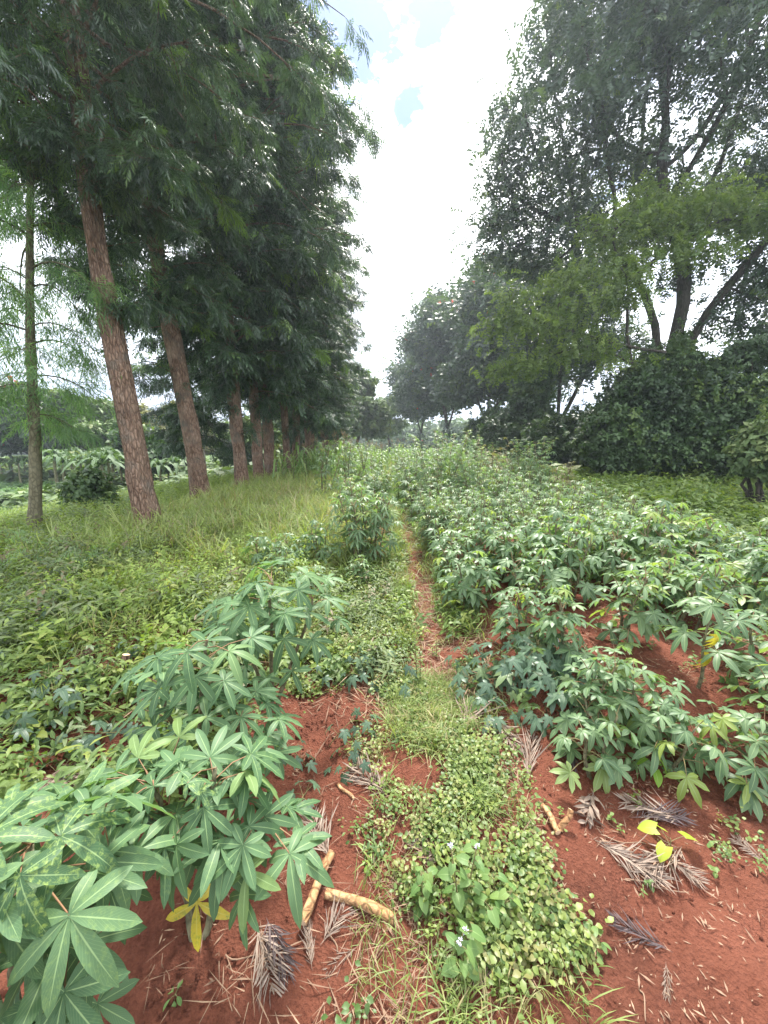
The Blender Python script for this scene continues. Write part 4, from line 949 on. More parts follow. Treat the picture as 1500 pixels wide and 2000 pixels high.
# ------------------------------------------------------------------ maize
M_MAIZE = leaf_mat('maize_leaf', (.10, .18, .06), (.18, .27, .09), vein=(.24, .32, .13), odd=(.2, .25, .09), trans=.3, rough=.4, under=1.3, vein_w=.1)
M_TASSEL = plain_mat('maize_tassel', (.22, .13, .07), (.38, .27, .15))
def maize(seed, H):
    r = np.random.RandomState(seed); gs = G(); gf = G(); gt_ = G()
    s = np.linspace(0, 1, 8); st = np.stack([.04 * np.sin(s * 3 + seed), .04 * np.cos(s * 2), H * s - .05], 1); tube(gs, st, np.linspace(.016, .006, 8), 7)
    for k in range(12):
        z = H * (.12 + .8 * k / 12); a = (k % 2) * PI + r.normal(0, .5) + seed; L = .75 * (1 - .4 * abs(k / 12 - .45)) * r.uniform(.85, 1.1)
        V, Q, l = lobe(L, .04, 9, .35, 0, .35, base=.6); yy = V[:, 1] / L; V[:, 2] += L * (.62 * yy - 1.45 * yy ** 1.9); V[:, 1] *= .9
        scatter(gf, (V, Q, l), [[0, 0, z]], frames(np.array([[math.cos(a), math.sin(a), 0]]), UP), [1.], [r.rand()])
    n = 9; a = r.rand(n) * 7; tubes3(gt_, np.tile([[0, 0, H * .97]], (n, 1)), np.stack([np.cos(a) * .1, np.sin(a) * .1, H + .05 + r.rand(n) * .16], 1) , .005)
    return gs.mesh('maize_stalk_mesh', M_CSTEM), gf.mesh('maize_foliage_mesh', M_MAIZE), gt_.mesh('maize_tassel_mesh', M_TASSEL)
VZ = [maize(s, h) for s, h in ((1, 1.75), (2, 1.6), (3, 1.9))]
lab1 = 'green maize stalk of the patch beside the brown trunks'; lab2 = 'tasselled maize stalk of the patch at the end of the path'
for k in range(118):
    if k < 64: y = 11.8 + rs.rand() * 7.5; x = rs.uniform(-3.3, -1.0); lb, gr_ = lab1, 'maize patch by the silky oaks'
    else: y = 17.5 + rs.rand() * 13; x = rs.uniform(-3.4, 1.9); lb, gr_ = lab2, 'maize patch at the end of the path'
    t = thing('maize_plant', (x, y, gz(x, y)), rs.rand() * 7, lb, 'maize plant', gr_, rs.uniform(.75, .95))
    for nm, me in zip(('stalk', 'foliage', 'tassel'), VZ[rs.randint(3)]):
        if nm == 'tassel' and k < 40: continue
        o = bpy.data.objects.new(nm, me); COL.objects.link(o); o.parent = t

# ------------------------------------------------------------------ bananas
M_BAN = leaf_mat('banana_leaf', (.05, .10, .04), (.09, .15, .06), vein=(.18, .24, .11), odd=(.15, .18, .06), trans=.25, rough=.65, under=1.1, vein_w=.06)
M_BANST = bark_mat('banana_stem', (.10, .085, .045), (.2, .19, .10), (.3, .28, .17), zs=.4, sc=5, bump=.2)
def banana(seed, H):
    r = np.random.RandomState(seed); gs = G(); gf = G()
    s = np.linspace(0, 1, 8); tube(gs, np.stack([.05 * np.sin(s * 3), .05 * s, H * .62 * s - .1], 1), np.linspace(.12, .06, 8), 9)
    for k in range(16):
        a = k * 2.4 + r.rand() * .5; up = r.uniform(.45, 1.45) if k < 14 else 1.55; L = H * .55 * r.uniform(.8, 1.1)
        V, Q, l = lobe(L, H * .042, 12, .35, 0, .5, base=.12); yy = V[:, 1] / L
        e = up; V2 = V.copy(); V2[:, 1] = L * (yy * math.cos(e) + .25 * yy ** 2); V2[:, 2] = V[:, 2] + L * (yy * math.sin(e) - .85 * yy ** 2.6)
        i = np.arange(len(V2)); V2[:, 2] -= np.where(i % 3 != 1, .012 * H * ((i // 3) % 2), 0) * (np.abs(V[:, 0]) > .02)
        scatter(gf, (V2, Q, l), [[.05 * math.sin(3), .05, H * .58]], frames(np.array([[math.cos(a), math.sin(a), 0]]), UP), [1.], [r.rand()])
    return gs.mesh('banana_stem_mesh', M_BANST), gf.mesh('banana_foliage_mesh', M_BAN)
VB = [banana(s, h) for s, h in ((1, 3.3), (2, 2.9), (3, 3.6))]
def put_banana(x, y, v, sc, lb, gr_):
    t = thing('banana_plant', (x, y, gz(x, y)), rs.rand() * 7, lb, 'banana plant', gr_, sc)
    for nm, me in zip(('stem', 'foliage'), VB[v]):
        o = bpy.data.objects.new(nm, me); COL.objects.link(o); o.parent = t
lb = 'banana plant of the grove between the thin young trunk and the thick one'
for k, (px, y) in enumerate(((112, 26), (128, 24), (145, 27), (160, 24.5), (172, 27.5), (186, 25), (196, 28), (207, 25.5), (214, 23), (224, 28), (236, 25), (150, 29), (178, 22.5), (200, 21.5), (246, 27))):
    put_banana((px - 750) / FPX * y, y, k % 3, rs.uniform(.85, 1.15), lb, 'bananas of the grove')
lb = 'small banana plant across the bean field, left of the thin young trunk'
for k, (px, y) in enumerate(((5, 30), (25, 31), (40, 29), (52, 32), (15, 34), (60, 30))):
    put_banana((px - 750) / FPX * y, y, k % 3, rs.uniform(.7, .9), lb, 'bananas beyond the bean field')
for (px, y, sc, lb) in ((312, 24, .9, 'banana plant showing between the two thickest brown trunks'), (345, 25, .95, 'banana plant standing close against the second brown trunk'), (330, 28, .8, 'banana plant under the leafless grey tree')):
    put_banana((px - 750) / FPX * y, y, 1, sc, lb, None)
# ------------------------------------------------------------------ weeds, grass and litter nobody could count
M_WEED = leaf_mat('weed_leaf', (.065, .12, .030), (.17, .235, .055), vein=(.2, .27, .1), odd=(.19, .23, .05), odd_at=.93, trans=.32, rough=.5, vein_w=.06)
M_WEEDD = leaf_mat('dull_weed_leaf', (.075, .11, .05), (.15, .195, .08), odd=(.15, .12, .07), odd_at=.9, trans=.28, rough=.55)
M_LIME = leaf_mat('lime_weed_leaf', (.12, .19, .035), (.23, .31, .07), odd=(.24, .27, .07), trans=.35, rough=.55)
M_GRASS = leaf_mat('grass_blade', (.10, .155, .038), (.20, .25, .075), odd=(.26, .23, .11), odd_at=.86, trans=.32, rough=.5)
M_TALLG = leaf_mat('tall_grass_blade', (.16, .22, .065), (.29, .34, .13), odd=(.27, .24, .13), odd_at=.85, trans=.32, rough=.55)
M_CREEP = leaf_mat('creeping_leaf', (.06, .11, .028), (.18, .225, .058), odd=(.17, .17, .06), odd_at=.92, trans=.28, rough=.45)
M_BEAN = leaf_mat('bean_leaf', (.06, .13, .04), (.11, .20, .065), trans=.3, rough=.5, odd=(.16, .24, .07))
M_STRAW = plain_mat('dry_straw', (.12, .068, .045), (.27, .18, .12), 8, .8)
def T_herb(seed, n, L, W, H, seg=2, e0=.1, e1=.9, lob=False):
    """upright little plant: n leaves up a stem of height H"""
    r = np.random.RandomState(seed); parts = []
    for k in range(n):
        z = H * (.15 + .85 * k / n); a = k * 2.399 + r.normal(0, .4); f = r.uniform(.65, 1.15) * (1 - .35 * k / n)
        lf = lobe(L * f, W * f, 3, .25, .35, .42, wav=.1) if lob else flat_leaf(L * f, W * f, seg, .35, .42)
        parts.append(move(lf, rotz(a) @ rotx(r.uniform(e0, e1) - .3), (r.normal(0, .08) * H, r.normal(0, .08) * H, z)))
    return merge(parts)
def T_tuft(seed, n, L, W, seg=3, lean=.5, droop=.5, rad=.04):
    r = np.random.RandomState(seed); parts = []
    for k in range(n):
        a = r.rand() * 7; V, Q, l = flat_leaf(L * r.uniform(.55, 1.1), W, seg, 0, .3); yy = V[:, 1].copy(); t = yy / L
        e = PI / 2 - abs(r.normal(lean, .3)); V[:, 1] = yy * math.cos(e) + L * droop * .5 * t ** 2; V[:, 2] = yy * math.sin(e) - L * droop * t ** 2.3
        parts.append(move((V, Q, l), rotz(a), (r.normal(0, rad), r.normal(0, rad), 0)))
    return merge(parts)
def T_creep(seed, n, rad, L, W):
    r = np.random.RandomState(seed); parts = []
    for k in range(n):
        a = r.rand() * 7; p = r.normal(0, rad * .5, 2); parts.append(move(lobe(L * r.uniform(.5, 1.2), W * r.uniform(.8, 1.15), 3, .2, .35, .5), rotz(a) @ rotx(r.uniform(-.2, .7)), (p[0], p[1], r.uniform(.004, .05))))
    return merge(parts)
def T_straw(seed, n, rad, L):
    r = np.random.RandomState(seed); parts = []
    for k in range(n):
        l_ = L * r.uniform(.3, 1.2); V, Q, l = flat_leaf(l_, r.uniform(.0012, .0032), 2, r.uniform(-.1, .15), .5)
        parts.append(move((V, Q, l), rotz(r.rand() * 7) @ rotx(r.uniform(-.06, .14)), (r.normal(0, rad * .5), r.normal(0, rad * .5), r.uniform(.004, .018))))
    return merge(parts)
HERB_HI = [T_herb(s, n, L, W, H, lob=True) for s, n, L, W, H in ((1, 9, .065, .018, .14), (2, 11, .075, .014, .18), (3, 8, .06, .021, .12))]
LANCE_HI = [T_herb(s, n, L, W, H, lob=True) for s, n, L, W, H in ((4, 13, .09, .011, .22), (5, 12, .085, .010, .18))]
HERB_MID = [T_herb(s, n, L, W, H) for s, n, L, W, H in ((6, 10, .10, .026, .2), (7, 12, .11, .020, .26), (8, 9, .09, .030, .17))]
HERB_FINE = [T_herb(s, n, L, W, H) for s, n, L, W, H in ((21, 15, .05, .012, .2), (22, 18, .055, .009, .28), (23, 14, .045, .014, .16))]
TUFT = [T_tuft(s, n, L, .0022, 3) for s, n, L in ((1, 14, .15), (2, 11, .11), (3, 16, .18))]
TUFT_M = [T_tuft(s, n, L, .0055, 3, .35, .45, .07) for s, n, L in ((4, 13, .6), (5, 11, .75), (6, 14, .5))]
CREEP = [T_creep(s, 26, .075, .020, .0078) for s in (1, 2, 3)]
CREEPS = [T_creep(s, 20, .06, .018, .0055) for s in (4, 5)]
STRAW = [T_straw(s, 16, .13, .13) for s in (1, 2, 3)]
ROSET = [T_herb(s, 9, .16, .055, .16, e0=0., e1=.6) for s in (11, 12)]
def rpos(n, x0, x1, y0, y1, keep=None, rs=None):
    rs = rs or np.random
    x = rs.uniform(x0, x1, n); y = rs.uniform(y0, y1, n)
    if keep is not None: k = rs.rand(n) < keep(x, y); x, y = x[k], y[k]
    return x, y
def sow(g, tps, x, y, s0=.7, s1=1.25, tilt=.25, sfun=None, dz=0., rfun=None):
    n = len(x)
    if n == 0: return
    P = np.stack([x, y, hgt(x, y) + dz], 1); a = np.random.rand(n) * 7
    U = np.stack([np.random.normal(0, tilt, n), np.random.normal(0, tilt, n), np.ones(n)], 1)
    R3 = frames(np.stack([np.cos(a), np.sin(a), 0 * a], 1), UP)
    Z = nrm(U); X_ = nrm(np.cross(R3[:, :, 1], Z)); R3 = np.stack([X_, np.cross(Z, X_), Z], -1)
    S = np.random.uniform(s0, s1, n) * (1 if sfun is None else sfun(x, y)); pick = np.random.randint(0, len(tps), n); rn = np.random.rand(n) if rfun is None else rfun(x, y)
    for i, t in enumerate(tps):
        k = pick == i; scatter(g, t, P[k], R3[k], S[k], rn[k])
def stuff(g, name, m, label=None):
    o = g.build(name, m); tag(o, label, None, None, 'stuff'); return o
np.random.seed(42)
strip = lambda x, y: sstep(-.17, .0, x + .25 * fbm(x * 3, y * 3, 61)) * (1 - sstep(.50, .68, x + .3 * fbm(x * 3, y * 3, 62) - .05 * (y - 1.2)))
patch = lambda x, y, f, s, lo, hi: sstep(lo, hi, fbm(x * f, y * f, s) + .5)
# creeping small-leaved plants on the strip
g = G()
x, y = rpos(2700, -.25, .95, .45, 2.3, lambda x, y: strip(x, y) * (.03 + .97 * sstep(.18, .40, x + .25 * fbm(x * 4, y * 4, 63)) * (1 - sstep(1.5, 1.9, y))) * patch(x, y, 5, 64, .40, .60)); sow(g, CREEP, x, y, .7, 1.3, .3)
x, y = rpos(2200, -.4, .9, .45, 2.6, lambda x, y: strip(x, y) * patch(x, y, 5, 65, .47, .6)); sow(g, CREEPS, x, y, .7, 1.3, .3)
x, y = rpos(1500, -.75, .35, 2.2, 5.5, lambda x, y: (1 - sstep(.12, .3, x)) * patch(x, y, 2.5, 66, .4, .55)); sow(g, CREEP, x, y, .9, 1.6, .3)
x, y = rpos(500, .6, 2.6, .9, 3., lambda x, y: .25 * patch(x, y, 3, 67, .55, .65)); sow(g, CREEPS, x, y, .6, 1.1, .3)
stuff(g, 'ground_cover', M_CREEP, 'small creeping weeds on the strip between the bare beds')
# grass on the strip and beside the path
g = G()
x, y = rpos(1400, -.3, .8, .45, 2.5, lambda x, y: strip(x, y) * (.1 + .9 * patch(x, y, 3.5, 68, .46, .62))); sow(g, TUFT, x, y, .4, .9, .4)
x, y = rpos(420, .02, .5, 1.75, 2.5, lambda x, y: np.exp(-((x - .24) / .2) ** 2)); sow(g, TUFT, x, y, .7, 1.2, .3)
x, y = rpos(1600, -.9, .3, 2.4, 6.5, lambda x, y: .7 * (1 - sstep(.1, .3, x)) * patch(x, y, 2, 69, .4, .55)); sow(g, TUFT, x, y, .7, 1.4, .3)
x, y = rpos(900, .45, .95, 2.6, 8., lambda x, y: .5 * patch(x, y, 2, 70, .4, .6)); sow(g, TUFT, x, y, .5, 1., .3)
x, y = rpos(5500, -6.5, -.6, 2.2, 6.5, lambda x, y: (x > -1.3 * y) * (.15 + .6 * patch(x, y, 1.7, 95, .42, .6))); sow(g, TUFT_M, x, y, .25, .65, .45)
x, y = rpos(2600, -5., -.8, 2., 7, lambda x, y: .6 * patch(x, y, 1.2, 71, .42, .6)); sow(g, TUFT, x, y, .9, 1.8, .3)
x, y = rpos(1500, .02, .95, 2.9, 9., lambda x, y: np.exp(-((abs(x - .46) - .26) / .1) ** 2)); sow(g, TUFT, x, y, 1., 2., .35)
stuff(g, 'short_grass', M_GRASS, 'short grass tufts on the strip and beside the path')
# mixed leafy weeds, left
bed = lambda x, y: (1 - sstep(-1.0, -.6, x + .3 * fbm(x * 2, y * 2, 72))) * (1 - .92 * np.exp(-(((x + 1.5) / .42) ** 2 + ((y - 1.85) / .28) ** 2) ** 1.5)) * sstep(1.15, 1.5, y + .3 * fbm(x * 3, y * 3, 73))
g = G()
x, y = rpos(2400, -3.6, -.6, 1.2, 3.6, lambda x, y: bed(x, y) * (.45 + .55 * patch(x, y, 2.2, 74, .38, .55))); sow(g, HERB_HI, x, y, .5, 1.35, .5)
x, y = rpos(1100, -3.6, -.6, 1.2, 3.6, lambda x, y: bed(x, y) * patch(x, y, 2, 75, .45, .6)); sow(g, LANCE_HI, x, y, .5, 1.4, .5)
x, y = rpos(1500, -7, -.7, 2.8, 6.0, lambda x, y: (1 - sstep(3.6, 5.2, y))  * (x > -1.35 * y) * (.35 + .65 * patch(x, y, 1.3, 93, .38, .6))); sow(g, HERB_MID, x, y, .4, 1.25, .5)
x, y = rpos(900, -.75, .2, 2.3, 5, lambda x, y: (1 - sstep(0., .22, x)) * patch(x, y, 2.4, 76, .4, .6)); sow(g, HERB_HI, x, y, .7, 1.3, .35)
stuff(g, 'leafy_weeds', M_WEED, 'mixed leafy green weeds covering the old bed left of the cassava')
g = G()
x, y = rpos(1300, -3.6, -.6, 1.6, 4., lambda x, y: bed(x, y) * patch(x, y, 1.8, 77, .48, .62)); sow(g, LANCE_HI, x, y, .8, 1.6, .45)
x, y = rpos(4200, -7, -.6, 3., 7.5, lambda x, y: patch(x, y, 1.1, 78, .45, .6) * (x > -1.35 * y)); sow(g, HERB_FINE, x, y, .8, 1.6, .5)
x, y = rpos(500, -.7, .25, 2.3, 4.5, lambda x, y: (1 - sstep(.05, .25, x)) * patch(x, y, 2.4, 79, .45, .6)); sow(g, LANCE_HI, x, y, .6, 1.1, .45)
stuff(g, 'dull_weeds', M_WEEDD, 'greyish dull weeds mixed among the greener ones')
# bright ground weeds under the row of trees
g = G()
x, y = rpos(15000, -16, -2.4, 4.6, 17, lambda x, y: (x > -1.3 * y) * (.3 + .7 * patch(x, y, .7, 80, .35, .55)) * sstep(2.2, 3.4, -x + .08 * (y - 6))); sow(g, HERB_FINE, x, y, .7, 1.5, .35, sfun=lambda x, y: .8 + .05 * y)
x, y = rpos(8500, -7, -.7, 2.4, 8, lambda x, y: (x > -1.3 * y) * (.2 + .7 * patch(x, y, 1.4, 81, .42, .58))); sow(g, HERB_FINE, x, y, .7, 1.5, .45)
x, y = rpos(420, -3.4, -.7, 1.4, 3.4, lambda x, y: bed(x, y) * patch(x, y, 2.2, 94, .5, .6)); sow(g, HERB_HI, x, y, .8, 1.6, .4)
stuff(g, 'lime_weeds', M_LIME, 'bright lime green weeds under the row of trees')
g = G()
x, y = rpos(5200, -4.2, -.35, 4.4, 13.5, lambda x, y: sstep(4.2, 6.0, y + .8 * fbm(x, y, 82)) * (.35 + .65 * patch(x, y, .9, 83, .35, .55)) * (1 - sstep(-.9, -.3, x) * (y > 7))); sow(g, TUFT_M, x, y, .6, 1.3, .25, sfun=lambda x, y: .75 + .035 * y)
x, y = rpos(2600, -14, -3.6, 6, 20, lambda x, y: (x > -1.3 * y) * .6 * patch(x, y, .6, 84, .42, .6)); sow(g, TUFT_M, x, y, .4, .8, .2)
x, y = rpos(2200, -6, 2, 13, 34, lambda x, y: .8 + 0 * x); sow(g, TUFT_M, x, y, .8, 1.4, .2)
stuff(g, 'tall_grass', M_TALLG, 'tall pale grass round the brown trunks and the crop edge')
# bean field and rough growth further left
g = G()
x, y = rpos(9000, -36, -6., 8, 31, lambda x, y: (x > -1.25 * y) * sstep(5.5, 7.5, -x) * (.5 + .5 * (np.sin(x * 4.2 + .6 * y) > -.3))); sow(g, ROSET, x, y, .8, 1.5, .2, sfun=lambda x, y: .8 + .012 * y)
stuff(g, 'bean_field', M_BEAN, 'low leafy bean crop in the field beyond the trees')
g = G()
x, y = rpos(5200, -20, -4.5, 18, 42, lambda x, y: (.4 + .6 * patch(x, y, .3, 85, .4, .55))); sow(g, TP_CLUMP, x, y, .35, .9, .4, dz=.2)
x, y = rpos(2600, -60, -14, 30, 60, lambda x, y: 1. + 0 * x); sow(g, TP_CLUMP, x, y, .6, 1.5, .4, dz=.3)
stuff(g, 'undergrowth', M_FAR, 'rough green undergrowth behind the row of trees')
# low growth between the crop and the boundary bushes
g = G()
x, y = rpos(11000, 3.9, 14, 3.4, 16, lambda x, y: (x < 1.25 * y + .6) * sstep(4.0, 4.6, x - .02 * y) * (.55 + .45 * patch(x, y, .8, 86, .35, .55))); sow(g, HERB_MID, x, y, .5, 1.5, .5, sfun=lambda x, y: .7 + .04 * y + .8 * patch(x, y, .9, 96, .45, .65))
x, y = rpos(3000, 4, 14, 14, 40, lambda x, y: .8 + 0 * x); sow(g, TP_CLUMP, x, y, .3, .7, .4, dz=.15)
stuff(g, 'green_undergrowth', M_WEED, 'low green growth between the crop and the boundary bushes')
# weeds in the crop
g = G()
x, y = rpos(1700, .75, 4.6, 1.9, 6.5, lambda x, y: (x < 1.2 * y) * .55 * patch(x, y, 1.6, 87, .45, .6)); sow(g, HERB_HI, x, y, .6, 1.3, .35)
x, y = rpos(900, .12, .8, 3., 9., lambda x, y: np.clip(-.35 + 1.5 * abs(x - .44) / .3, 0, 1) * patch(x, y, 1.5, 97, .35, .6)); sow(g, HERB_HI, x, y, .7, 1.5, .45)
x, y = rpos(160, .7, 2.4, .9, 2.2, lambda x, y: .25 + 0 * x); sow(g, HERB_HI, x, y, .2, .45, .3)
stuff(g, 'crop_weeds', M_WEED, 'small weeds between the cassava stems')
# dry straw and fallen bits
g = G()
x, y = rpos(620, -.05, .85, 1.9, 5.5, lambda x, y: np.exp(-((x - .44) / .17) ** 2) * (.5 + .5 * patch(x, y, 2, 88, .4, .55))); sow(g, STRAW, x, y, .7, 1.3, .12)
x, y = rpos(560, -.45, .6, .5, 2.6, lambda x, y: np.maximum(strip(x, y), .1 * (x < 0)) * patch(x, y, 3, 89, .38, .5) * (1 - .7 * sstep(.3, .5, x))); sow(g, STRAW, x, y, .4, .9, .15)
x, y = rpos(170, -1.0, 2.8, .5, 3.2, lambda x, y: .35 * patch(x, y, 2, 90, .45, .6)); sow(g, STRAW, x, y, .3, .7, .08)
x, y = rpos(1100, -3., 3.5, 2., 6., lambda x, y: .45 * patch(x, y, 1.4, 91, .45, .6)); sow(g, STRAW, x, y, .8, 1.6, .15)
BITS = [T_straw(s, 9, .10, .03) for s in (11, 12)]
x, y = rpos(900, -1.2, 3., .45, 3.4, lambda x, y: .25 + .75 * patch(x, y, 2.5, 98, .42, .6)); sow(g, BITS, x, y, .6, 1.3, .1)
stuff(g, 'straw_litter', M_STRAW, 'dry straw and fallen bits along the trodden path')
# crumbs of earth
g = G(); r = np.random.RandomState(5)
ico = np.array([(-1, 0, 0), (1, 0, 0), (0, -1, 0), (0, 1, 0), (0, 0, -1), (0, 0, 1)], float); cq = np.array([(0, 2, 5, 5), (2, 1, 5, 5), (1, 3, 5, 5), (3, 0, 5, 5)])
def clod(seed, n=6):
    r = np.random.RandomState(seed); a = np.arange(n) * 2 * PI / n; V = []
    for z, q in ((-.3, .8), (.25, 1.), (.75, .6)):
        V += [(math.cos(b) * q * r.uniform(.75, 1.2), math.sin(b) * q * r.uniform(.75, 1.2), z * r.uniform(.8, 1.2)) for b in a]
    Q = [(i * n + j, i * n + (j + 1) % n, i * n + n + (j + 1) % n, i * n + n + j) for i in range(2) for j in range(n)]
    Q += [(2 * n, 2 * n + 1, 2 * n + 2, 2 * n + 3), (2 * n, 2 * n + 3, 2 * n + 4, 2 * n + 5)]
    return np.array(V), np.array(Q), np.tile([.5, .5, .5, 0.], (len(V), 1))
CLOD = [clod(s) for s in range(4)]
x, y = rpos(14000, -2., 3., .45, 3.4, lambda x, y: (1 - .8 * strip(x, y)) * (.25 + .75 * patch(x, y, 2.2, 92, .42, .6)))
sow(g, CLOD, x, y, .002, .009, .4, sfun=lambda x, y: 1 + 1.6 * (np.random.rand(len(x)) > .94))
stuff(g, 'soil_crumbs', M_SOIL, 'loose crumbs of red earth')
# ------------------------------------------------------------------ single small plants and fallen pieces
np.random.seed(77); rs = np.random.RandomState(77)
M_HEART = leaf_mat('heart_leaf', (.09, .17, .05), (.15, .24, .075), vein=(.22, .32, .12), odd=(.17, .25, .07), trans=.38, rough=.5, vein_w=.05, rib=.35)
M_BRIGHT = leaf_mat('bright_heart_leaf', (.17, .30, .04), (.22, .36, .06), vein=(.3, .42, .14), trans=.4, rough=.45, vein_w=.05, rib=.3)
M_LEMON = leaf_mat('lemon_leaf', (.26, .34, .035), (.34, .40, .05), vein=(.3, .4, .08), trans=.4, rough=.5, vein_w=.05)
M_SWEET = leaf_mat('vine_leaf', (.05, .095, .06), (.085, .14, .085), vein=(.16, .22, .13), odd=(.11, .16, .07), trans=.25, rough=.42, under=1.4, vein_w=.06, rib=.25)
M_DRY = plain_mat('dry_fern_leaf', (.13, .088, .065), (.34, .27, .22), 16, .75)
M_DRYD = plain_mat('dark_dry_fern_leaf', (.045, .032, .032), (.15, .115, .115), 16, .7)
M_WOOD = bark_mat('peeled_wood', (.20, .10, .045), (.38, .21, .10), (.52, .34, .19), zs=1., sc=14, bump=.5)
M_CUT = plain_mat('cut_wood_end', (.45, .30, .18), (.58, .43, .28), 30, .8)
M_LILAC = plain_mat('pale_lilac_petal', (.55, .52, .72), (.72, .70, .85), 20, .5, .3)
M_YFL = plain_mat('yellow_floret', (.55, .50, .08), (.70, .62, .14), 30, .6, .2)
M_WSTEM = plain_mat('weed_stem', (.10, .07, .035), (.20, .20, .08), 20, .6)
def heart(L, W, n=6, lob=.28):
    """heart-shaped blade with three vertices across"""
    s = np.linspace(0, 1, n + 1); w = W * np.array([math.sin(PI * min(1., .22 + .78 * q) ** .85) ** .8 if q < 1 else .02 for q in s]); w[-1] = .02 * W
    V = []; lc = []
    for i in range(n + 1):
        yb = L * s[i] - (L * lob if i == 0 else 0)
        V += [(-w[i], yb if i else -L * lob * .6, .18 * w[i] - .25 * L * s[i] ** 2), (0, L * s[i], -.25 * L * s[i] ** 2), (w[i], yb if i else -L * lob * .6, .18 * w[i] - .25 * L * s[i] ** 2)]
        lc += [(0, s[i], 0, 0), (.5, s[i], 0, 0), (1, s[i], 0, 0)]
    Q = []
    for i in range(n): k = 3 * i; Q += [(k, k + 1, k + 4, k + 3), (k + 1, k + 2, k + 5, k + 4)]
    return np.array(V, float), np.array(Q), np.array(lc, float)
TP_HEART = heart(1., .42)
def arrow(seed):
    """lobed vine leaf: long middle lobe, two pairs of side lobes"""
    return merge([move(lobe(f, w, 4, .15, .25, .42, base=.35), rotz(RAD(a)), (0, 0, z)) for a, f, w, z in ((0, 1., .17, 0), (48, .72, .12, .003), (-48, .72, .12, .003), (105, .42, .12, .006), (-105, .42, .12, .006))])
TP_ARROW = arrow(1)
def small_plant(name, label, cat, base, H, n, tp, L, mc, ms=None, group=None, e=(-.2, .7), lean=.15, nst=1, pet=.35, low=.2, spread=.03, up=.9, seed=0, flower=None):
    r = np.random.RandomState(seed); gs = G(); gf = G(); F, D, U, S, B = [], [], [], [], []; tops = []
    for k in range(nst):
        a0 = r.rand() * 7; s = np.linspace(0, 1, 6); hh = H * r.uniform(.7, 1.1); b0 = np.array([math.cos(a0), math.sin(a0), 0]) * spread * (k > 0)
        st = b0 + np.stack([math.cos(a0) * lean * hh * s ** 1.5, math.sin(a0) * lean * hh * s ** 1.5, hh * s - .02], 1); tube(gs, st, np.linspace(.0032, .0016, 6), 5, rnd=.4); tops.append(st[-1])
        for j in range(n):
            t = low + (1 - low) * (j + .5) / n; p = np.array([np.interp(t, s, st[:, m]) for m in range(3)]); a = j * 2.399 + k + r.normal(0, .3); el = r.uniform(*e)
            q = p + L * pet * np.array([math.cos(a), math.sin(a), .5]); B.append(p); F.append(q); D.append([math.cos(a), math.sin(a), el - .5]); U.append([r.normal(0, .25), r.normal(0, .25) - .1, up]); S.append(L * r.uniform(.65, 1.1) * (1 - .3 * t))
    B, F, D, U, S = map(np.array, (B, F, D, U, S)); tubes3(gs, B, F, .0016, sag=.003); scatter(gf, tp, F, frames(D, U), S, r.rand(len(F)))
    t = thing(name, tuple(base), r.rand() * 6.28 if not flower else 0, label, cat, group); KIDS[t.name] = [gs.build('stem', ms or M_WSTEM, t), gf.build('foliage', mc, t)]
    if flower:
        for q in tops:
            gl = G(); n_ = 22; d = nrm(r.normal(0, 1, (n_, 3)) + np.array([0, 0, .6])); scatter(gl, flat_leaf(.008, .0016, 2, .2), np.tile(q, (n_, 1)) + d * .003, frames(d, np.array([.3, .2, 1.])), r.uniform(.7, 1.2, n_), r.rand(n_)); KIDS[t.name].append(gl.build('flower_head', flower, t))
    return t
GH = 'heart-leaved weeds with small lilac flower heads'
small_plant('flowering_weed', 'tallest heart-leaved weed of the strip, a lilac flower head above it', 'weed', gp(895, 1780), .28, 10, TP_HEART, .052, M_HEART, None, GH, nst=2, lean=.12, seed=1, flower=M_LILAC)
small_plant('flowering_weed', 'heart-leaved weed with broad pale leaves and a low flower head on the strip', 'weed', gp(915, 1880), .20, 9, TP_HEART, .060, M_HEART, None, GH, nst=2, lean=.1, seed=2, flower=M_LILAC)
small_plant('flowering_weed', 'round-leaved weed just beside the tallest one, towards the sticks', 'weed', gp(825, 1780), .16, 9, TP_HEART, .048, M_HEART, None, GH, nst=2, lean=.15, seed=3)
small_plant('flowering_weed', 'bright leafy weed among the creeping plants near the bank of bare soil', 'weed', gp(975, 1790), .15, 8, TP_HEART, .055, M_HEART, None, GH, nst=3, lean=.25, seed=4)
small_plant('seedling', 'bright green seedling with big heart leaves on the bank under the cassava', 'seedling', gp(1272, 1520), .12, 6, TP_HEART, .085, M_BRIGHT, None, None, nst=1, e=(-.4, .3), up=.5, seed=5)
t = small_plant('seedling', 'seedling with three lemon-yellow heart leaves beside the dry fronds', 'seedling', gp(1310, 1665), .09, 4, TP_HEART, .085, M_LEMON, None, None, nst=1, e=(-.1, .4), pet=.6, low=.5, seed=6)
for k, (px, py, L, lb) in enumerate(((341, 1945, .040, 'four-leaved seedling alone on the red soil under the yellow leaf'), (722, 1690, .042, 'bright round-leaved seedling beside the upright stick'), (1398, 1580, .026, 'tiny seedling on the bare soil above the dry fronds'), (1400, 1650, .05, 'small dark seedling beside a heap of dry fronds'), (1160, 1850, .05, 'creeping seedling spreading from the weedy edge onto bare soil'), (1060, 1570, .045, 'young plant at the tip of the small stick on the bank'))):
    small_plant('seedling', lb, 'seedling', gp(px, py), L * 1.1, 7 if k != 0 else 6, move(lobe(1., .27, 5, .2, .3, .55), None), L, M_HEART if k != 1 else M_BRIGHT, None, 'seedlings on the bare soil', pet=.3, e=(.1, .7), seed=10 + k)
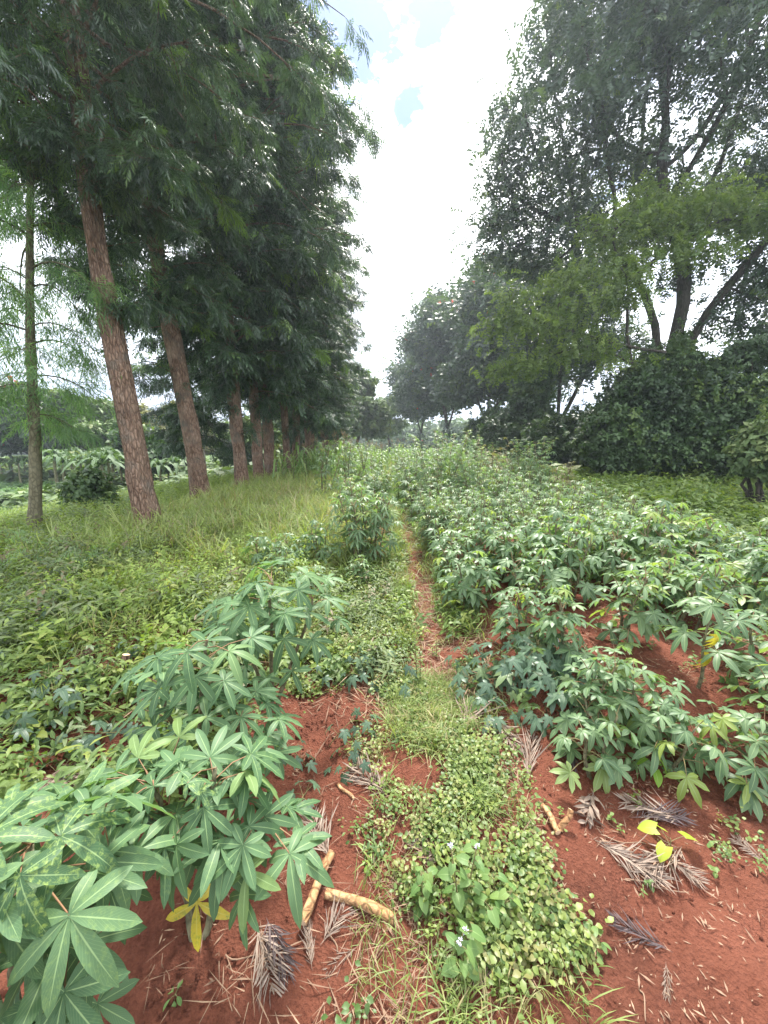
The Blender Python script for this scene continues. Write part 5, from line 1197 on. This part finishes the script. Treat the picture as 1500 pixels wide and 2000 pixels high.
# sweet potato vines
GV = 'sweet potato vines'
for k, (px, py, nst, n, L, lb) in enumerate(((1070, 1330, 15, 7, .14, 'dark sweet potato vine tumbling over the bank with long pointed leaves'), (1000, 1380, 11, 6, .125, 'sweet potato vine hanging towards the path'), (1130, 1340, 10, 6, .13, 'sweet potato vine beneath the pale blue flower'), (960, 1310, 6, 5, .11, 'small sweet potato vine at the straw path edge'),
                                           (640, 1460, 4, 4, .085, 'sweet potato vine with dark rounded leaves over the red soil, close to the cassava'), (600, 1500, 4, 5, .085, 'sweet potato vine half under the big cassava leaves'), (770, 1330, 6, 5, .10, 'sweet potato vine in the weeds left of the path'), (690, 1330, 5, 5, .09, 'low vine between the bare soil patch and the path'),
                                           (300, 1400, 6, 5, .12, 'dark vine above the shaded hollow'), (120, 1480, 6, 5, .14, 'broad-leaved vine below the shaded hollow, beside the corner cassava'), (60, 1400, 6, 5, .13, 'broad-leaved vine at the far side of the shaded hollow'), (30, 1270, 8, 5, .15, 'long-leaved vine in the weeds at the picture edge'), (200, 1330, 6, 5, .12, 'vine beside the two old stumps'))):
    small_plant('sweet_potato_vine', lb, 'vine', gp(px, py), .16, n, TP_ARROW, L, M_SWEET, None, GV, e=(-.5, .3), lean=.9, nst=nst, pet=.6, low=.25, spread=.16, up=.8, seed=30 + k)
# morning glory
p = gp(1083, 1290); t = thing('morning_glory', tuple(p), 0, 'single pale blue trumpet flower standing above the vines', 'flower'); q = at(1083, 1252, p[1] - .02) - p
gs = G(); tube(gs, [(0, 0, -.02), q * .5 + np.array([.01, 0, 0]), q], [.003, .0025, .002], 6); gl = G()
n = 14; ring = lambda rad, z: np.stack([np.cos(np.arange(n) * 2 * PI / n) * rad, np.sin(np.arange(n) * 2 * PI / n) * rad, np.full(n, z)], 1)
V = np.concatenate([ring(.003, -.035), ring(.006, -.01), ring(.014, .0), ring(.030 , .006)]) @ rotx(.75).T + q
gl.add(V, [(i * n + j, i * n + (j + 1) % n, i * n + n + (j + 1) % n, i * n + n + j) for i in range(3) for j in range(n)], None, np.tile([.5, .5, .7, 0], (4 * n, 1))); gs.build('stem', M_WSTEM, t); gl.build('petals', M_LILAC, t)
# yellow-flowered weed, tall dark stalk, feathery weed, grass clumps
t = small_plant('flowering_weed', 'tall weed with flat yellow flower heads in the left-hand weeds', 'weed', gp(345, 1200), .52, 11, TP_ARROW, .09, M_LIME, None, None, nst=4, lean=.25, pet=.2, seed=51, flower=M_YFL)
t = small_plant('tall_weed', 'tall dark stalked weed standing alone before the tall grass', 'weed', gp(447, 1170), .75, 12, TP_ARROW, .05, M_WEEDD, None, None, nst=2, lean=.03, pet=.1, low=.35, seed=52)
t = small_plant('tall_weed', 'upright bright green weed behind the upright cassava plant', 'weed', gp(470, 1170), .4, 14, lobe(1., .18, 4, .2, .4), .085, M_LIME, None, None, nst=2, lean=.05, pet=.1, e=(.2, .8), seed=53)
t = small_plant('tall_weed', 'narrow upright dark weed at the edge of the straw path', 'weed', gp(822, 1340), .34, 26, lobe(1., .1, 3, .2, .2), .05, M_WEED, None, None, nst=3, lean=.04, pet=.05, e=(.5, 1.), seed=54)
t = small_plant('tall_weed', 'small upright weed in the middle of the trodden path', 'weed', gp(852, 1285), .14, 16, lobe(1., .14, 3, .2, .2), .05, M_WEED, None, None, nst=2, lean=.04, pet=.05, e=(.5, 1.), seed=55)
def tuft_thing(label, base, seed, n, L, W, mc, lean=.4):
    g = G(); g_ = T_tuft(seed, n, L, W, 4, lean, .5, .035); scatter(g, g_, [[0, 0, -.01]], np.eye(3)[None], [1.], [.4])
    v = np.concatenate(g.lc); v[:, 2] = np.repeat(np.random.RandomState(seed).rand(n), 10)[:len(v)]; g.lc = [v]
    o = g.build('grass_clump', mc, None, loc=tuple(base)); tag(o, label, 'grass clump')
tuft_thing('yellow-green grass clump where the strip meets the path', gp(850, 1460), 61, 170, .17, .0022, M_GRASS)
tuft_thing('fine bluish feathery clump behind the lilac-flowered weeds', gp(930, 1570), 62, 190, .18, .0016, M_WEED, .6)
tuft_thing('dark green low clump at the edge of the bare soil by the upright stick', gp(740, 1660), 63, 120, .10, .0035, M_WEED, .9)
tuft_thing('grass clump cut by the bottom of the picture', gp(900, 1960), 64, 100, .12, .0024, M_GRASS, .6)
# sticks
def stick(label, a, b, r0, r1, mt=None, ends=True, name='stick', seed=0, knob=None):
    a = np.array(a); b = np.array(b); r = np.random.RandomState(seed); s = np.linspace(0, 1, 14)[:, None]; P = (b - a) * s
    pr = nrm(np.cross(b - a, UP)); P = P + pr * (.006 * np.sin(s * 5 + seed)) ; rad = r0 + (r1 - r0) * s[:, 0]; rad = rad * (1 + .05 * np.sin(s[:, 0] * 9 + seed))
    g = G(); tube(g, P, rad, 12, rough=.05, seed=seed, cap=False)
    t = thing(name, tuple(a), 0, label, 'stick'); k = [g.build('bark', mt or M_WOOD, t)]
    ge = G(); T_ = nrm(b - a); X_ = nrm(np.cross(T_, UP)); Y_ = np.cross(T_, X_); th = np.arange(12) * 2 * PI / 12
    for c, rr, sg in ((P[0], rad[0], -1), (P[-1], rad[-1], 1)):
        V = np.concatenate([c + rr * 1.0 * (np.cos(th)[:, None] * X_ + np.sin(th)[:, None] * Y_), [c + T_ * sg * rr * .25]]); j = np.arange(12); ge.add(V, None, np.stack([j, (j + 1) % 12, np.full(12, 12)], 1))
    KIDS[t.name] = k + [ge.build('cut_end', M_CUT, t)]
    if knob is not None:
        gk = G(); c = P[knob]; tube(gk, [c, c + pr * -.03 + UP * .012], [.010, .007], 8); gk.build('side_shoot', mt or M_WOOD, t)
L3 = lambda px, py, dz: gp(px, py) + np.array([0, 0, dz])
stick('long peeled orange-brown stick lying upright in the picture on the soil', L3(588, 1812, .026), L3(650, 1678, .03), .0165, .0145, seed=1, knob=9)
stick('shorter pale stick lying across at the foot of the long one', L3(638, 1750, .02), L3(772, 1800, .016), .015, .0165, seed=2)
stick('thin dead stick poking out of the bank at the weedy edge', L3(1058, 1580, .02), L3(1092, 1632, .015), .011, .013, seed=3)
stick('short broken stub leaning beside the thin dead stick', L3(1096, 1628, .01), gp(1106, 1610) + np.array([0.01, .0, .075]), .012, .011, seed=4)
stick('old pale stump sticking out of the weeds above the hollow', L3(150, 1310, 0), gp(150, 1310) + np.array([.06, .06, .13]), .028, .024, M_BARK, seed=5, name='stump')
stick('old rough stump with peeling bark beside the first one', L3(236, 1330, 0), gp(236, 1330) + np.array([.03, .04, .16]), .03, .022, M_BARK, seed=6, name='stump')
stick('small stick on the soil edge above the long peeled one', L3(662, 1535, .01), L3(690, 1565, .01), .008, .006, seed=7)
# dry fern-like leaves dropped by the silky oaks
def frond(seed, npair, L, pl, pw, flat=True):
    r = np.random.RandomState(seed); parts = []
    V, Q, l = flat_leaf(L, .004, 5, .05, .4); l[:, 2] = .2; parts.append((V + np.array([0, 0, .006]), Q, l))
    for k in range(npair):
        s = .12 + .86 * k / npair
        for sg in (-1, 1):
            f = math.sin(PI * (.25 + .68 * s)) * r.uniform(.75, 1.15); a = RAD(r.uniform(14, 44))
            n_ = 1 + (r.rand() < .6)
            for q in range(n_):
                tp = lobe(pl * f * (1 - .35 * q), pw, 4, r.uniform(.2, .7), r.uniform(-.35, .35), .5)
                parts.append(move(tp, rotz(-sg * (a + .35 * q)) @ roty(r.uniform(-1., 1.)) @ rotx(r.uniform(-.02, .3)), (0, L * s, .006 + r.uniform(0, .016))))
    V, Q, l = merge(parts); l[:, 2] = .5; 
    v = np.random.RandomState(seed).rand(len(V) // 5 + 1).repeat(5)[:len(V)]; l[:, 2] = v * .8
    return V, Q, l
FR = [frond(s, n, .26, .15, .0031) for s, n in ((1, 18), (2, 15), (3, 20))]
FRW = [frond(s, 9, .26, .12, .009) for s in (4,)]
def put_frond(label, px, py, px2, py2, v=0, m=None, wide=False, group='dry fern-like leaves on the soil', w=1.):
    a = gp(px, py); b = gp(px2, py2); d = b - a; L = np.linalg.norm(d); g = G(); R3 = frames(d[None], UP)
    V, Q, l = (FRW[0] if wide else FR[v % 3]); V = V * np.array([w, 1, 1.]); P = np.zeros((1, 3)); W = np.einsum('ij,vj->vi', R3[0], V) * (L / .26)
    W[:, 2] += hgt(W[:, 0] + a[0], W[:, 1] + a[1]) - a[2] - (W @ nrm(d)) * d[2] / L + .004
    g.add(W, Q, None, l); o = g.build('dry_fern_leaf', m or M_DRY, None, loc=tuple(a)); tag(o, label, 'dry leaf', group)
put_frond('silvery grey dry frond lying thick on the red soil below the long stick', 500, 1800, 535, 1945, 0, M_DRY, w=1.0)
put_frond('dark dry frond tucked over the silvery grey one', 520, 1795, 565, 1915, 2, M_DRYD, w=.8)
put_frond('brown dry frond spread on the soil at the tip of the long stick', 648, 1690, 605, 1590, 1, w=.9)
put_frond('pale dry frond under the shorter pale stick', 625, 1850, 690, 1760, 1)
put_frond('dry frond with broad pale leaflets hanging down the bank', 1160, 1545, 1142, 1618, 0, wide=True)
put_frond('long dry frond spread across the bare soil with dense leaflets', 1165, 1650, 1300, 1725, 2)
put_frond('dry frond beside the lemon-yellow seedling', 1290, 1670, 1375, 1730, 0)
put_frond('dry brown frond above the lemon-yellow seedling', 1345, 1610, 1215, 1570, 1)
put_frond('dark curled frond alone on the open red soil', 1315, 1865, 1195, 1800, 1, M_DRYD, w=.8)
put_frond('small withered frond below the dark curled one', 1300, 1880, 1302, 1955, 1, M_DRY, w=.45)
put_frond('dry frond lying on the bare mound under the sweet potato vine', 1030, 1540, 1040, 1440, 1, w=.5)
put_frond('dry dark frond against the bank below the low cassava', 1118, 1440, 1112, 1510, 2, M_DRYD, w=.6)
put_frond('grey frond in the grass at the bottom of the strip', 920, 1960, 965, 1880, 0, M_DRY, w=.5)
put_frond('brown frond at the picture edge on the red soil', 1500, 1690, 1430, 1640, 0)
put_frond('dry frond in the middle of the strip beside the grass clump', 760, 1560, 690, 1500, 2)
put_frond('dry frond on the path edge under the hanging vine', 960, 1400, 1010, 1470, 2)
put_frond('dry frond beside the narrow upright dark weed', 900, 1430, 940, 1370, 1)
put_frond('dry frond dangling over the edge of the shaded hollow', 280, 1330, 285, 1400, 0, w=.6)
put_frond('dry frond on the floor of the shaded hollow', 150, 1490, 110, 1560, 0, w=.8)
put_frond('grey frond low in the weeds behind the lilac flower heads', 870, 1690, 800, 1640, 0)
put_frond('second dry frond crossing the dense heap on the bare soil', 1340, 1655, 1255, 1715, 1, w=.8)
put_frond('broken dry frond at the head of the dense heap', 1150, 1640, 1215, 1668, 0, M_DRY, w=.6)
put_frond('dark frond under the brown one above the lemon-yellow seedling', 1230, 1600, 1340, 1600, 0, M_DRYD, w=.7)
put_frond('pale frond fallen beside the shorter pale stick', 700, 1850, 640, 1900, 1, w=.7)
put_frond('brown frond lying over the foot of the long stick', 610, 1900, 600, 1810, 2, w=.6)
# long thin twigs
for k, (a, b_) in enumerate((((1220, 1720), (1345, 1745)), ((655, 1870), (640, 1780)), ((1180, 1640), (1260, 1655)), ((440, 1870), (520, 1875)), ((1290, 1735), (1205, 1690)), ((1250, 1930), (1262, 1990)))):
    p0, p1 = L3(*a, .006), L3(*b_, .006); g = G(); s = np.linspace(0, 1, 9)[:, None]; P = (p1 - p0) * s; P[:, 2] = hgt(P[:, 0] + p0[0], P[:, 1] + p0[1]) - p0[2] + .008; P[:, :2] += .008 * np.sin(s * 6 + k)
    tube(g, P, np.linspace(.0028, .0015, 9), 6); o = g.build('twig', M_STRAW, None, loc=tuple(p0))
    tag(o, ('long thin twig below the dense dry frond', 'thin curved twig at the lower end of the long stick', 'short twig on the soil above the dense frond', 'twig lying near the grey frond on red soil', 'twig crossing under the dense dry frond', 'thin twig standing out at the bottom of the bare soil')[k], 'twig', 'thin dead twigs on the soil')

# ferny young shoots at the foot of the thin tree
for k, (px, py, H_, lb) in enumerate(((60, 1120, .5, 'ferny light green shoot at the foot of the thin young tree'), (150, 1130, .45, 'ferny lime shoot between the thin young tree and the thick trunk'), (30, 1080, .55, 'ferny shoot at the picture edge under the thin young tree'), (205, 1110, .35, 'low ferny shoot close to the thick brown trunk'), (110, 1190, .4, 'dark green ferny shoot in the weeds below the thin tree'))):
    small_plant('fern_shoot', lb, 'shoot', gp(px, py), H_, 6, TP_AIRY[0], .34, M_SILKY if k < 4 else M_HEART, None, 'ferny shoots under the thin tree', e=(.1, .7), nst=3, lean=.3, pet=.15, low=.15, spread=.08, seed=90 + k)
# ------------------------------------------------------------------ thin even haze, added to stand in for lens glare
HAZE = .0012
m, nt, out = mat('haze')
pv = N(nt, 'ShaderNodeVolumePrincipled'); pv.inputs['Density'].default_value = HAZE; pv.inputs['Anisotropy'].default_value = .45; pv.inputs['Color'].default_value = (.80, .89, 1., 1)
lk(nt, pv.outputs[0], out.inputs['Volume'])
x0, x1, y0, y1, z0, z1 = *LIM, 24.
g = G(); g.add([(x0, y0, z0), (x1, y0, z0), (x1, y1, z0), (x0, y1, z0), (x0, y0, z1), (x1, y0, z1), (x1, y1, z1), (x0, y1, z1)], [(3, 2, 1, 0), (4, 5, 6, 7), (0, 1, 5, 4), (1, 2, 6, 5), (2, 3, 7, 6), (3, 0, 4, 7)])
tag(g.build('haze', m, smooth=False), kind='stuff')
